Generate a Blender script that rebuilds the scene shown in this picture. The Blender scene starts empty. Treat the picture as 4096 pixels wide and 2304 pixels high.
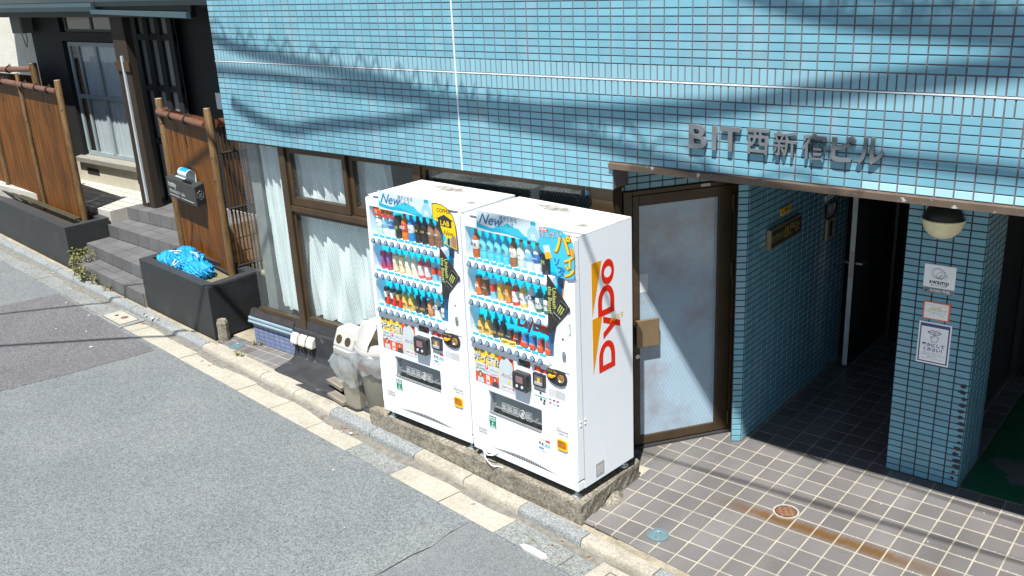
import bpy, bmesh, math, random
from mathutils import Vector, Matrix
random.seed(7)
SC = bpy.context.scene
COL = SC.collection
R = math.radians
# ---------------------------------------------------------------- camera
cam_d = bpy.data.cameras.new('Camera')
cam = bpy.data.objects.new('Camera', cam_d)
COL.objects.link(cam)
PITCH, YAW, ROLL = 0.33711, -0.70074, -0.05292
CAM = Vector((3.887, -5.371, 3.764))
_f = Vector((math.sin(YAW)*math.cos(PITCH), math.cos(YAW)*math.cos(PITCH), -math.sin(PITCH)))
_r = Vector((math.cos(YAW), -math.sin(YAW), 0))
_u = _r.cross(_f)
_r2 = math.cos(ROLL)*_r + math.sin(ROLL)*_u
_u2 = -math.sin(ROLL)*_r + math.cos(ROLL)*_u
cam.matrix_world = Matrix(((_r2.x, _u2.x, -_f.x, CAM.x), (_r2.y, _u2.y, -_f.y, CAM.y), (_r2.z, _u2.z, -_f.z, CAM.z), (0, 0, 0, 1)))
cam_d.sensor_width = 36.0
cam_d.lens = 3803.2/4096*36
cam_d.clip_start = 0.05
cam_d.clip_end = 500
SC.camera = cam
# ---------------------------------------------------------------- light
SUNV = Vector((0.44, -1.0, 2.25)).normalized()
w = bpy.data.worlds.new('World')
SC.world = w
w.use_nodes = True
nt = w.node_tree
sky = nt.nodes.new('ShaderNodeTexSky')
sky.sky_type = 'NISHITA'
sky.sun_disc = False
sky.sun_elevation = math.asin(SUNV.z)
sky.sun_rotation = math.atan2(SUNV.x, SUNV.y)
sky.air_density = 1.0
sky.dust_density = 0.6
sky.ozone_density = 1.2
nt.links.new(sky.outputs[0], nt.nodes['Background'].inputs[0])
nt.nodes['Background'].inputs[1].default_value = 0.055
sun_d = bpy.data.lights.new('Sun', 'SUN')
sun_d.energy = 5.0
sun_d.angle = R(0.53)
sun_d.color = (1.0, 0.965, 0.91)
sun = bpy.data.objects.new('Sun', sun_d)
sun.rotation_euler = SUNV.to_track_quat('Z', 'Y').to_euler()
sun.location = (3, -8, 14)
COL.objects.link(sun)
SC.view_settings.view_transform = 'Standard'
SC.view_settings.look = 'None'
SC.view_settings.exposure = 1.18
SC.view_settings.gamma = 1.0
SC.cycles.use_denoising = True
SC.cycles.max_bounces = 8
SC.cycles.transparent_max_bounces = 16

# ---------------------------------------------------------------- materials
def lin(c):
    c = c/255.0
    return c/12.92 if c <= 0.04045 else ((c+0.055)/1.055)**2.4
def S(r, g, b, f=1.55):
    """albedo that shows as the given display colour under about f times unit light"""
    return tuple(min(0.86, lin(x)/f) for x in (r, g, b))
MATS = {}
def mat(name, col, rough=0.5, metal=0.0, var=0.08, scale=6.0, bump=0.0, bscale=60.0, spec=0.5, island=0.0,
        col2=None, mix=(0.45, 0.65), mscale=3.0, coat=0.0, detail=5.0, stretch=None, world=False, sss=0):
    if name in MATS:
        return MATS[name]
    m = bpy.data.materials.new(name)
    m.use_nodes = True
    t = m.node_tree
    b = t.nodes['Principled BSDF']
    N = t.nodes.new
    L = t.links.new
    if world:
        g = N('ShaderNodeNewGeometry'); co = g.outputs['Position']
    else:
        g = N('ShaderNodeTexCoord'); co = g.outputs['Object']
    if stretch:
        mp = N('ShaderNodeMapping'); mp.inputs['Scale'].default_value = stretch
        L(co, mp.inputs['Vector']); co = mp.outputs[0]
    b.inputs['Roughness'].default_value = rough
    b.inputs['Metallic'].default_value = metal
    b.inputs['Specular IOR Level'].default_value = spec
    b.inputs['Coat Weight'].default_value = coat
    cur = None
    if col2 is not None:
        n2 = N('ShaderNodeTexNoise'); n2.inputs['Scale'].default_value = mscale; n2.inputs['Detail'].default_value = 6
        n2.inputs['Roughness'].default_value = 0.65
        L(co, n2.inputs['Vector'])
        mr = N('ShaderNodeMapRange'); mr.inputs[1].default_value = mix[0]; mr.inputs[2].default_value = mix[1]
        L(n2.outputs['Fac'], mr.inputs[0])
        mx = N('ShaderNodeMix'); mx.data_type = 'RGBA'
        mx.inputs[6].default_value = (*col, 1); mx.inputs[7].default_value = (*col2, 1)
        L(mr.outputs[0], mx.inputs[0]); cur = mx.outputs[2]
    if var > 0 or island > 0:
        hs = N('ShaderNodeHueSaturation')
        if cur: L(cur, hs.inputs['Color'])
        else: hs.inputs['Color'].default_value = (*col, 1)
        n = N('ShaderNodeTexNoise'); n.inputs['Scale'].default_value = scale; n.inputs['Detail'].default_value = detail
        L(co, n.inputs['Vector'])
        mr = N('ShaderNodeMapRange'); mr.inputs[1].default_value = 0.3; mr.inputs[2].default_value = 0.7
        mr.inputs[3].default_value = 1-var; mr.inputs[4].default_value = 1+var
        L(n.outputs['Fac'], mr.inputs[0])
        val = mr.outputs[0]
        if island > 0:
            gi = N('ShaderNodeNewGeometry'); oi = N('ShaderNodeObjectInfo')
            ad = N('ShaderNodeMath'); ad.operation = 'ADD'; L(gi.outputs['Random Per Island'], ad.inputs[0]); L(oi.outputs['Random'], ad.inputs[1])
            fr = N('ShaderNodeMath'); fr.operation = 'FRACT'; L(ad.outputs[0], fr.inputs[0])
            m2 = N('ShaderNodeMapRange'); m2.inputs[3].default_value = 1-island; m2.inputs[4].default_value = 1+island
            L(fr.outputs[0], m2.inputs[0])
            mu = N('ShaderNodeMath'); mu.operation = 'MULTIPLY'; L(val, mu.inputs[0]); L(m2.outputs[0], mu.inputs[1]); val = mu.outputs[0]
        L(val, hs.inputs['Value']); cur = hs.outputs[0]
    if cur: L(cur, b.inputs['Base Color'])
    else: b.inputs['Base Color'].default_value = (*col, 1)
    if bump > 0:
        nb = N('ShaderNodeTexNoise'); nb.inputs['Scale'].default_value = bscale; nb.inputs['Detail'].default_value = 6
        L(co, nb.inputs['Vector'])
        bp = N('ShaderNodeBump'); bp.inputs['Strength'].default_value = bump; bp.inputs['Distance'].default_value = 0.01
        L(nb.outputs['Fac'], bp.inputs['Height']); L(bp.outputs[0], b.inputs['Normal'])
    m.diffuse_color = (*col, 1)
    MATS[name] = m
    return m
def speckle(name, dark, light, scale, fine=2.2, stain=0.12, stainc=None, rough=0.85, bump=0.35, lo=0.0, hi=1.0, power=1.0, sscale=0.7):
    """aggregate: cells of random tone, with broad stains"""
    if name in MATS: return MATS[name]
    m = bpy.data.materials.new(name); m.use_nodes = True
    t = m.node_tree; b = t.nodes['Principled BSDF']; N = t.nodes.new; L = t.links.new
    g = N('ShaderNodeNewGeometry'); co = g.outputs['Position']
    v = N('ShaderNodeTexVoronoi'); v.inputs['Scale'].default_value = scale; L(co, v.inputs['Vector'])
    sp = N('ShaderNodeSeparateColor'); L(v.outputs['Color'], sp.inputs[0])
    v2 = N('ShaderNodeTexVoronoi'); v2.inputs['Scale'].default_value = scale*fine; L(co, v2.inputs['Vector'])
    s2 = N('ShaderNodeSeparateColor'); L(v2.outputs['Color'], s2.inputs[0])
    ad = N('ShaderNodeMath'); ad.operation = 'MULTIPLY_ADD'; L(s2.outputs[0], ad.inputs[0]); ad.inputs[1].default_value = 0.45
    sc = N('ShaderNodeMath'); sc.operation = 'MULTIPLY'; sc.inputs[1].default_value = 0.55; L(sp.outputs[0], sc.inputs[0])
    L(sc.outputs[0], ad.inputs[2])
    pw = N('ShaderNodeMath'); pw.operation = 'POWER'; L(ad.outputs[0], pw.inputs[0]); pw.inputs[1].default_value = power
    mx = N('ShaderNodeMix'); mx.data_type = 'RGBA'; mx.inputs[6].default_value = (*dark, 1); mx.inputs[7].default_value = (*light, 1)
    L(pw.outputs[0], mx.inputs[0])
    n = N('ShaderNodeTexNoise'); n.inputs['Scale'].default_value = sscale; n.inputs['Detail'].default_value = 7; n.inputs['Roughness'].default_value = 0.62
    L(co, n.inputs['Vector'])
    mr = N('ShaderNodeMapRange'); mr.inputs[1].default_value = 0.35; mr.inputs[2].default_value = 0.68
    L(n.outputs['Fac'], mr.inputs[0])
    m3 = N('ShaderNodeMix'); m3.data_type = 'RGBA'; m3.blend_type = 'MULTIPLY'
    m3.inputs[7].default_value = (*(stainc or (1-stain*2,)*3), 1)
    L(mr.outputs[0], m3.inputs[0]); L(mx.outputs[2], m3.inputs[6])
    L(m3.outputs[2], b.inputs['Base Color'])
    b.inputs['Roughness'].default_value = rough
    bp = N('ShaderNodeBump'); bp.inputs['Strength'].default_value = bump; bp.inputs['Distance'].default_value = 0.004
    L(ad.outputs[0], bp.inputs['Height']); L(bp.outputs[0], b.inputs['Normal'])
    MATS[name] = m
    return m
def glass(name, tint=(0.8, 0.93, 0.93), gloss=0.06, wire=0.0, wire_scale=26.0, film=0.0, filmc=(0.5, 0.6, 0.65)):
    """thin pane: tinted clear pass-through plus a fresnel reflection; optional wire mesh cast in it"""
    if name in MATS: return MATS[name]
    m = bpy.data.materials.new(name); m.use_nodes = True
    t = m.node_tree; N = t.nodes.new; L = t.links.new
    t.nodes.remove(t.nodes['Principled BSDF'])
    out = t.nodes['Material Output']
    tr = N('ShaderNodeBsdfTransparent'); tr.inputs[0].default_value = (*tint, 1)
    gl = N('ShaderNodeBsdfGlossy'); gl.inputs['Roughness'].default_value = 0.02
    lw = N('ShaderNodeLayerWeight'); lw.inputs[0].default_value = 0.5
    pw = N('ShaderNodeMath'); pw.operation = 'POWER'; pw.inputs[1].default_value = 5.0; L(lw.outputs['Facing'], pw.inputs[0])
    ad = N('ShaderNodeMath'); ad.operation = 'MULTIPLY_ADD'; ad.inputs[1].default_value = 0.9; ad.inputs[2].default_value = gloss; ad.use_clamp = True
    L(pw.outputs[0], ad.inputs[0])
    mx = N('ShaderNodeMixShader'); L(ad.outputs[0], mx.inputs[0]); L(tr.outputs[0], mx.inputs[1]); L(gl.outputs[0], mx.inputs[2])
    cur = mx.outputs[0]
    if film > 0:
        df = N('ShaderNodeBsdfDiffuse'); df.inputs[0].default_value = (*filmc, 1)
        m4 = N('ShaderNodeMixShader'); m4.inputs[0].default_value = film; L(cur, m4.inputs[1]); L(df.outputs[0], m4.inputs[2]); cur = m4.outputs[0]
    if wire > 0:
        tc = N('ShaderNodeTexCoord'); sx = N('ShaderNodeSeparateXYZ'); L(tc.outputs['Object'], sx.inputs[0])
        vals = []
        for sg in (1, -1):
            a = N('ShaderNodeMath'); a.operation = 'MULTIPLY_ADD'; a.inputs[1].default_value = sg*0.62
            L(sx.outputs['Z'], a.inputs[0]); L(sx.outputs['X'], a.inputs[2])
            s = N('ShaderNodeMath'); s.operation = 'MULTIPLY'; s.inputs[1].default_value = wire_scale; L(a.outputs[0], s.inputs[0])
            f = N('ShaderNodeMath'); f.operation = 'FRACT'; L(s.outputs[0], f.inputs[0])
            c = N('ShaderNodeMath'); c.operation = 'LESS_THAN'; c.inputs[1].default_value = 0.07; L(f.outputs[0], c.inputs[0])
            vals.append(c.outputs[0])
        mxm = N('ShaderNodeMath'); mxm.operation = 'MAXIMUM'; L(vals[0], mxm.inputs[0]); L(vals[1], mxm.inputs[1])
        ml = N('ShaderNodeMath'); ml.operation = 'MULTIPLY'; ml.inputs[1].default_value = wire; L(mxm.outputs[0], ml.inputs[0])
        dw = N('ShaderNodeBsdfPrincipled'); dw.inputs['Base Color'].default_value = (0.42, 0.46, 0.47, 1); dw.inputs['Metallic'].default_value = 0.6; dw.inputs['Roughness'].default_value = 0.45
        m5 = N('ShaderNodeMixShader'); L(ml.outputs[0], m5.inputs[0]); L(cur, m5.inputs[1]); L(dw.outputs[0], m5.inputs[2]); cur = m5.outputs[0]
    L(cur, out.inputs[0])
    MATS[name] = m
    return m
def flat(name, rgb, rough=0.55, f=1.55):
    return mat('print_'+name, S(*rgb, f), rough=rough, var=0.03, scale=9)

# ---------------------------------------------------------------- mesh builder
class MB:
    def __init__(s): s.v = []; s.f = []
    def add(s, vs, fs):
        o = len(s.v); s.v += [tuple(p) for p in vs]; s.f += [tuple(i+o for i in q) for q in fs]; return s
    def box(s, x0, x1, y0, y1, z0, z1):
        return s.add([(x0,y0,z0),(x1,y0,z0),(x1,y1,z0),(x0,y1,z0),(x0,y0,z1),(x1,y0,z1),(x1,y1,z1),(x0,y1,z1)],
                     [(0,3,2,1),(4,5,6,7),(0,1,5,4),(1,2,6,5),(2,3,7,6),(3,0,4,7)])
    def prism(s, poly, fn, t0, t1):
        n = len(poly)
        vs = [fn(p, q, t0) for p, q in poly]+[fn(p, q, t1) for p, q in poly]
        return s.add(vs, [tuple(range(n)), tuple(range(2*n-1, n-1, -1))]+[(i, (i+1) % n, n+(i+1) % n, n+i) for i in range(n)])
    def pz(s, poly, z0, z1): return s.prism(poly, lambda p, q, t: (p, q, t), z0, z1)
    def py(s, poly, y0, y1): return s.prism(poly, lambda p, q, t: (p, t, q), y0, y1)
    def px(s, poly, x0, x1): return s.prism(poly, lambda p, q, t: (t, p, q), x0, x1)
    def cyl(s, p0, p1, r0, r1=None, n=12, cap=True):
        r1 = r0 if r1 is None else r1
        p0 = Vector(p0); p1 = Vector(p1); d = (p1-p0).normalized()
        a = d.orthogonal().normalized(); b = d.cross(a)
        vs = []
        for p, r in ((p0, r0), (p1, r1)):
            for i in range(n):
                t = 2*math.pi*i/n; vs.append(p+r*(math.cos(t)*a+math.sin(t)*b))
        fs = [(i, (i+1) % n, n+(i+1) % n, n+i) for i in range(n)]
        if cap: fs += [tuple(range(n-1, -1, -1)), tuple(range(n, 2*n))]
        return s.add(vs, fs)
    def tube(s, path, r, n=8, cap=True):
        P = [Vector(p) for p in path]; vs = []; a = None
        for i, p in enumerate(P):
            d = (P[min(i+1, len(P)-1)]-P[max(i-1, 0)]).normalized()
            if a is None: a = d.orthogonal().normalized()
            else: a = (a-d*a.dot(d)).normalized()
            b = d.cross(a); rr = r[i] if isinstance(r, (list, tuple)) else r
            for k in range(n):
                t = 2*math.pi*k/n; vs.append(p+rr*(math.cos(t)*a+math.sin(t)*b))
        m = len(P); fs = []
        for i in range(m-1):
            for k in range(n): fs.append((i*n+k, i*n+(k+1) % n, (i+1)*n+(k+1) % n, (i+1)*n+k))
        if cap: fs += [tuple(range(n-1, -1, -1)), tuple(range((m-1)*n, m*n))]
        return s.add(vs, fs)
    def lathe(s, prof, n=16, c=(0, 0, 0), sq=0):
        vs = []; m = len(prof)
        for r, z in prof:
            for k in range(n):
                t = 2*math.pi*k/n; x, y = math.cos(t), math.sin(t)
                if sq:
                    q = max(abs(x), abs(y)); g = (1-sq)+sq/q; x *= g; y *= g
                vs.append((c[0]+r*x, c[1]+r*y, c[2]+z))
        fs = []
        for i in range(m-1):
            for k in range(n): fs.append((i*n+k, i*n+(k+1) % n, (i+1)*n+(k+1) % n, (i+1)*n+k))
        if prof[0][0] > 1e-5: fs.append(tuple(range(n-1, -1, -1)))
        if prof[-1][0] > 1e-5: fs.append(tuple(range((m-1)*n, m*n)))
        return s.add(vs, fs)
    def grid(s, fn, nu, nv, wrap=False):
        vs = [fn(i/nu, j/nv) for j in range(nv+1) for i in range(nu+1)]
        return s.add(vs, [(j*(nu+1)+i, j*(nu+1)+i+1, (j+1)*(nu+1)+i+1, (j+1)*(nu+1)+i) for j in range(nv) for i in range(nu)])
    def xf(s, M):
        s.v = [tuple(M @ Vector(p)) for p in s.v]; return s
    def mesh(s, name, fixn=True):
        me = bpy.data.meshes.new(name); me.from_pydata(s.v, [], s.f)
        if fixn:
            b = bmesh.new(); b.from_mesh(me); bmesh.ops.remove_doubles(b, verts=b.verts, dist=1e-6)
            bmesh.ops.recalc_face_normals(b, faces=b.faces); b.to_mesh(me); b.free()
        me.update(); return me
def link(name, me, m, parent=None, smooth=None, bev=0, kind=None, label=None, loc=None):
    o = bpy.data.objects.new(name, me); COL.objects.link(o)
    if m is not None and not me.materials: me.materials.append(m)
    if parent: o.parent = parent
    if loc: o.location = loc
    if smooth:
        me.shade_smooth()
        me.set_sharp_from_angle(angle=R(smooth))
    if bev:
        md = o.modifiers.new('edge', 'BEVEL'); md.width = bev; md.segments = 2; md.limit_method = 'ANGLE'; md.angle_limit = R(40)
    if kind: o['kind'] = kind
    if label: o['label'] = label
    return o
def part(name, mb, m, parent, **k): return link(name, mb.mesh(name), m, parent, **k)
def tag(o, label, cat, group=None):
    o['label'] = label; o['category'] = cat
    if group: o['group'] = group
    return o
def solo(name, mb, m, label, cat, group=None, **k):
    return tag(link(name, mb.mesh(name), m, **k), label, cat, group)
def struct(name, mb, m, parent=None, **k): return link(name, mb.mesh(name), m, parent, kind=None if parent else 'structure', **k)
def thing(name, label, cat, loc=(0, 0, 0), rz=0, group=None):
    o = bpy.data.objects.new(name, None); COL.objects.link(o)
    o.location = loc; o.rotation_euler = (0, 0, rz); o.empty_display_size = 0.1
    return tag(o, label, cat, group)
def clone(o, parent=None):
    c = o.copy(); COL.objects.link(c); c.parent = parent
    for ch in list(o.children): clone(ch, c)
    return c
TQ = []
def text(body, size, M, m, parent, name='lettering', bold=0.0, ext=0.0, align='LEFT', shear=0.0, space=1.0, sx=1.0, fit=None):
    """queued lettering; M maps text x,y (right, up) and z (out) into the parent's space"""
    TQ.append((body, size, M, m, parent, name, bold, ext, align, shear, space, sx, fit))
def flush_text():
    obs = []
    for (body, size, M, m, parent, name, bold, ext, align, shear, space, sx, fit) in TQ:
        c = bpy.data.curves.new('t', 'FONT'); c.body = body; c.size = size; c.offset = bold*size; c.extrude = ext
        c.align_x = align; c.align_y = 'CENTER'; c.shear = shear; c.space_character = space; c.resolution_u = 3
        o = bpy.data.objects.new('t', c); COL.objects.link(o); obs.append(o)
    bpy.context.view_layer.update()
    dg = bpy.context.evaluated_depsgraph_get()
    for o, q in zip(obs, TQ):
        me = bpy.data.meshes.new_from_object(o.evaluated_get(dg), depsgraph=dg)
        me.name = q[5]
        if q[12]:
            xs_ = [v.co.x for v in me.vertices]; ys_ = [v.co.y for v in me.vertices]
            fx_, fy_ = q[12][0]/(max(xs_)-min(xs_)), q[12][1]/(max(ys_)-min(ys_))
            me.transform(Matrix.Diagonal((fx_, fy_, 1, 1)) @ Matrix.Translation((-(max(xs_)+min(xs_))/2, -(max(ys_)+min(ys_))/2, 0)))
        me.transform(q[2] @ Matrix.Diagonal((q[11], 1, 1, 1)))
        me.materials.clear(); me.materials.append(q[3])
        link(q[5], me, None, q[4])
    for o in obs:
        c = o.data; bpy.data.objects.remove(o); bpy.data.curves.remove(c)
def frame_xz(x, y, z, rot=0.0):
    """text facing -y at (x, y, z)"""
    return Matrix.Translation((x, y, z)) @ Matrix.Rotation(R(90), 4, 'X') @ Matrix.Rotation(rot, 4, 'Z')
def jit(a): return random.uniform(-a, a)
# ================================================================ the setting: ground
TH = R(-6.4)
K0 = Vector((0.65, -0.81))
def st(u, v):
    return (K0.x+u*math.cos(TH)-v*math.sin(TH), K0.y+u*math.sin(TH)+v*math.cos(TH))
def su(x, y):
    dx, dy = x-K0.x, y-K0.y
    return dx*math.cos(TH)+dy*math.sin(TH), -dx*math.sin(TH)+dy*math.cos(TH)
def clip(poly, n, c):
    out = []
    for i, p in enumerate(poly):
        q = poly[(i+1) % len(poly)]
        dp = p[0]*n[0]+p[1]*n[1]-c; dq = q[0]*n[0]+q[1]*n[1]-c
        if dp >= 0: out.append(p)
        if dp*dq < 0:
            t = dp/(dp-dq); out.append((p[0]+t*(q[0]-p[0]), p[1]+t*(q[1]-p[1])))
    return out
def area(p): return 0.5*abs(sum(p[i][0]*p[(i+1) % len(p)][1]-p[(i+1) % len(p)][0]*p[i][1] for i in range(len(p)))) if len(p) > 2 else 0
VN = (-math.sin(TH), math.cos(TH)); VC = VN[0]*K0.x+VN[1]*K0.y
ZR = -0.06
asph = speckle('asphalt', S(94, 101, 105, 3.05), S(206, 214, 216, 3.05), 95, 2.6, stainc=(0.78, 0.80, 0.82), bump=0.5, sscale=0.75, power=1.0)
asph2 = speckle('asphalt_old', S(86, 88, 94, 2.9), S(192, 192, 196, 2.9), 95, 2.6, stainc=(0.84, 0.82, 0.82), bump=0.5, sscale=1.3, power=1.4)
asph3 = speckle('asphalt_fine', S(92, 98, 102, 2.9), S(196, 202, 206, 2.9), 170, 2.2, stainc=(0.84, 0.84, 0.84), bump=0.4, sscale=1.5)
conc_cream = speckle('concrete_cream', S(196, 190, 172, 2.7), S(250, 245, 230, 2.7), 70, 3.0, stainc=(0.80, 0.79, 0.76), bump=0.25, sscale=2.5, power=0.7)
conc_grey = speckle('concrete_grey', S(110, 116, 116, 2.7), S(222, 228, 226, 2.7), 80, 2.2, stainc=(0.80, 0.80, 0.78), bump=0.3, sscale=2.2)
kerb_cream = speckle('kerb_cream', S(184, 178, 160, 2.7), S(244, 238, 222, 2.7), 60, 3.0, stainc=(0.74, 0.73, 0.70), bump=0.3, sscale=3.5, power=0.7)
kerb_grey = speckle('kerb_granite', S(110, 118, 122, 2.7), S(226, 232, 232, 2.7), 110, 1.8, stainc=(0.82, 0.82, 0.82), bump=0.3, sscale=3.0)
cement = speckle('cement', S(180, 168, 142, 2.6), S(240, 230, 205, 2.6), 90, 2.5, stainc=(0.62, 0.61, 0.58), bump=0.35, sscale=4.0)
soil = mat('soil', S(70, 62, 50, 2.2), rough=0.95, var=0.35, scale=25, bump=0.8, bscale=50)
struct('ground', MB().pz([(-90, -90), (90, -90), (90, 90), (-90, 90)], -0.4, -0.13), mat('earth', (0.11, 0.11, 0.105), rough=0.95, var=0.2))
struct('road', MB().pz([st(-45, -0.388), st(-45, -30), st(40, -30), st(40, -0.388)], -0.12, ZR), asph)
pp = [(-8.25, -0.95), (-8.06, -0.26), (-7.07, -0.385), (-5.2, -0.605), (-5.35, -1.3), (-5.62, -2.2), (-8.6, -2.1)]
def offroad(poly):
    return clip(poly, (math.sin(TH), -math.cos(TH)), -(VC-0.392))
struct('asphalt_patch', MB().pz(offroad(pp), ZR-0.01, ZR+0.004), asph2)
pp = [(-0.21, -1.13), (-0.24, -1.45), (-0.2, -1.62), (-0.3, -1.95), (-0.5, -2.6), (0.9, -2.9), (0.75, -1.24)]
struct('asphalt_patch', MB().pz(offroad(pp), ZR-0.01, ZR+0.004), asph3)
# gutter slabs and kerb stones, each 0.6 m long
gut = struct('gutter', MB().pz([st(-45, -0.39), st(40, -0.39), st(40, -0.10), st(-45, -0.10)], -0.125, -0.075), mat('mortar', S(120, 112, 98, 2.6), rough=0.95, var=0.25, scale=30))
ker = struct('kerb', MB().pz([st(-45, -0.095), st(40, -0.095), st(40, -0.004), st(-45, -0.004)], -0.12, -0.012), MATS['mortar'])
def seg(u0, u1, v0, v1, prof):
    mb = MB(); n = len(prof)
    vs = [(*st(u0, v), z) for v, z in prof]+[(*st(u1, v), z) for v, z in prof]
    return mb.add(vs, [tuple(range(n)), tuple(range(2*n-1, n-1, -1))]+[(i, (i+1) % n, n+(i+1) % n, n+i) for i in range(n)])
def tone(u):
    return 'c' if (-5.55 < u < -3.05 or -1.86 < u < -0.66 or 0.16 < u < 0.78) else 'g'
u = -18.02
while u < 5.0:
    a, b_ = u+0.004, u+0.596
    t = tone((a+b_)/2-0.02) if u > -12 else 'g'
    dz = jit(0.002)
    part('kerb_stone', seg(a, b_, 0, 0, [(-0.116, -0.12), (-0.112, -0.03+dz), (-0.100, -0.008+dz), (-0.085, dz), (-0.003, 0.002+dz), (-0.003, -0.12)]),
         kerb_cream if t == 'c' else kerb_grey, ker, smooth=35)
    tg = 'c' if (-7.0 < (a+b_)/2 < -2.63 or -1.88 < (a+b_)/2 < -0.68) else 'g'
    if True:
        a2, b2 = a+0.03, b_+0.03
        part('gutter_slab', seg(a2, b2, 0, 0, [(-0.386, -0.12), (-0.386, -0.056+dz), (-0.38, -0.054+dz), (-0.125, -0.068+dz), (-0.118, -0.12)]),
             conc_cream if tg == 'c' else conc_grey, gut)
    u += 0.6
# silt washed along the foot of the kerb
silt = MB(); rs = random.Random(5); nS = 260; us = [-12+16.5*i/nS for i in range(nS+1)]
vs_ = []
for uu in us:
    wd = 0.055+0.03*math.sin(uu*2.1)+0.02*math.sin(uu*6.3+1)+rs.uniform(-0.006, 0.006)
    vs_ += [(*st(uu, -0.112), -0.0585), (*st(uu, -0.135-wd*0.3), -0.0612), (*st(uu, -0.14-wd), -0.0665)]
silt.add(vs_, [(3*i+k, 3*i+3+k, 3*i+4+k, 3*i+1+k) for i in range(nS) for k in (0, 1)])
o = struct('gutter_silt', silt, mat('silt', S(158, 154, 144, 2.7), rough=0.95, var=0.3, scale=18, world=True, bump=0.5, bscale=120)); o['kind'] = 'stuff'
# pavement bed behind the kerb
struct('pavement', MB().pz([st(-45, 0.0), st(40, 0.0), (40, 12), (-45, 12)], -0.125, -0.02), cement)
strip = MB()
strip.pz([st(0.17, 0.002), st(4.5, 0.002), st(4.5, 0.075), st(0.17, 0.062)], -0.02, -0.002)
struct('cement_strip', strip, cement)
struct('cement_margin', MB().pz([st(-5.3, 0.002), st(-2.5, 0.002), st(-2.5, 0.06), st(-5.3, 0.05)], -0.02, -0.003), kerb_cream)

# ---- floor tiles
def tile_floor_mat():
    m = mat('floor_tile', S(150, 147, 146, 2.65), rough=0.36, var=0.16, scale=2.5, island=0.14, bump=0.35, bscale=55, world=True, stretch=(1.0, 0.32, 1), spec=0.5)
    t = m.node_tree; N = t.nodes.new; L = t.links.new
    b = t.nodes['Principled BSDF']
    src = b.inputs['Base Color'].links[0].from_socket
    g = N('ShaderNodeNewGeometry'); sx = N('ShaderNodeSeparateXYZ'); L(g.outputs['Position'], sx.inputs[0])
    nz = N('ShaderNodeTexNoise'); nz.inputs['Scale'].default_value = 9; nz.inputs['Detail'].default_value = 8
    mp = N('ShaderNodeMapping'); mp.inputs['Scale'].default_value = (2.6, 0.8, 1); L(g.outputs['Position'], mp.inputs[0]); L(mp.outputs[0], nz.inputs['Vector'])
    wob = N('ShaderNodeMath'); wob.operation = 'MULTIPLY_ADD'; wob.inputs[1].default_value = 0.06; L(nz.outputs['Fac'], wob.inputs[0]); L(sx.outputs['Y'], wob.inputs[2])
    ab = N('ShaderNodeMath'); ab.operation = 'SUBTRACT'; ab.inputs[1].default_value = 0.085; L(wob.outputs[0], ab.inputs[0])
    aa = N('ShaderNodeMath'); aa.operation = 'ABSOLUTE'; L(ab.outputs[0], aa.inputs[0])
    my = N('ShaderNodeMapRange'); my.inputs[1].default_value = 0.085; my.inputs[2].default_value = 0.015; L(aa.outputs[0], my.inputs[0])
    mx1 = N('ShaderNodeMapRange'); mx1.inputs[1].default_value = 1.05; mx1.inputs[2].default_value = 1.5; L(sx.outputs['X'], mx1.inputs[0])
    mx2 = N('ShaderNodeMapRange'); mx2.inputs[1].default_value = 2.9; mx2.inputs[2].default_value = 2.3; L(sx.outputs['X'], mx2.inputs[0])
    p1 = N('ShaderNodeMath'); p1.operation = 'MULTIPLY'; L(my.outputs[0], p1.inputs[0]); L(mx1.outputs[0], p1.inputs[1])
    p2 = N('ShaderNodeMath'); p2.operation = 'MULTIPLY'; L(p1.outputs[0], p2.inputs[0]); L(mx2.outputs[0], p2.inputs[1])
    p3 = N('ShaderNodeMath'); p3.operation = 'MULTIPLY'; p3.inputs[1].default_value = 0.85; L(p2.outputs[0], p3.inputs[0])
    mix = N('ShaderNodeMix'); mix.data_type = 'RGBA'; mix.inputs[7].default_value = (*S(138, 96, 34, 2.6), 1)
    L(p3.outputs[0], mix.inputs[0]); L(src, mix.inputs[6]); L(mix.outputs[2], b.inputs['Base Color'])
    return m
TF = tile_floor_mat()
grout_floor = mat('floor_grout', S(216, 208, 188, 2.6), rough=0.9, var=0.22, scale=7, world=True)
DA = Vector((0.269, 0.381)); DD = Vector((0.571, 0.821)).normalized(); DN = Vector((DD.y, -DD.x))
efl = struct('entry_floor', MB().pz([st(0.02, 0.07), st(6, 0.07), (7, 0.2), (7, 1.165), (2.47, 1.165), (2.47, 4.6), (0.2, 4.6), (0.2, -0.6)], -0.03, -0.0008), grout_floor)
def floor_tile(poly, parent, collect=None, cx=None):
    c = (sum(p[0] for p in poly)/len(poly), sum(p[1] for p in poly)/len(poly))
    dz = jit(0.0008)
    inn = [(c[0]+(p[0]-c[0])*0.975, c[1]+(p[1]-c[1])*0.975) for p in poly]
    n = len(poly); mb = collect or MB()
    vs = [(*p, -0.006) for p in poly]+[(*p, 0.0005+dz) for p in poly]+[(*p, 0.002+dz) for p in inn]
    fs = [(i, (i+1) % n, n+(i+1) % n, n+i) for i in range(n)]+[(n+i, n+(i+1) % n, 2*n+(i+1) % n, 2*n+i) for i in range(n)]+[tuple(range(2*n, 3*n))]
    mb.add(vs, fs)
    if collect is None: link('floor_tile', mb.mesh('floor_tile'), TF, parent)
far_tiles = MB(); G = 0.0052
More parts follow.
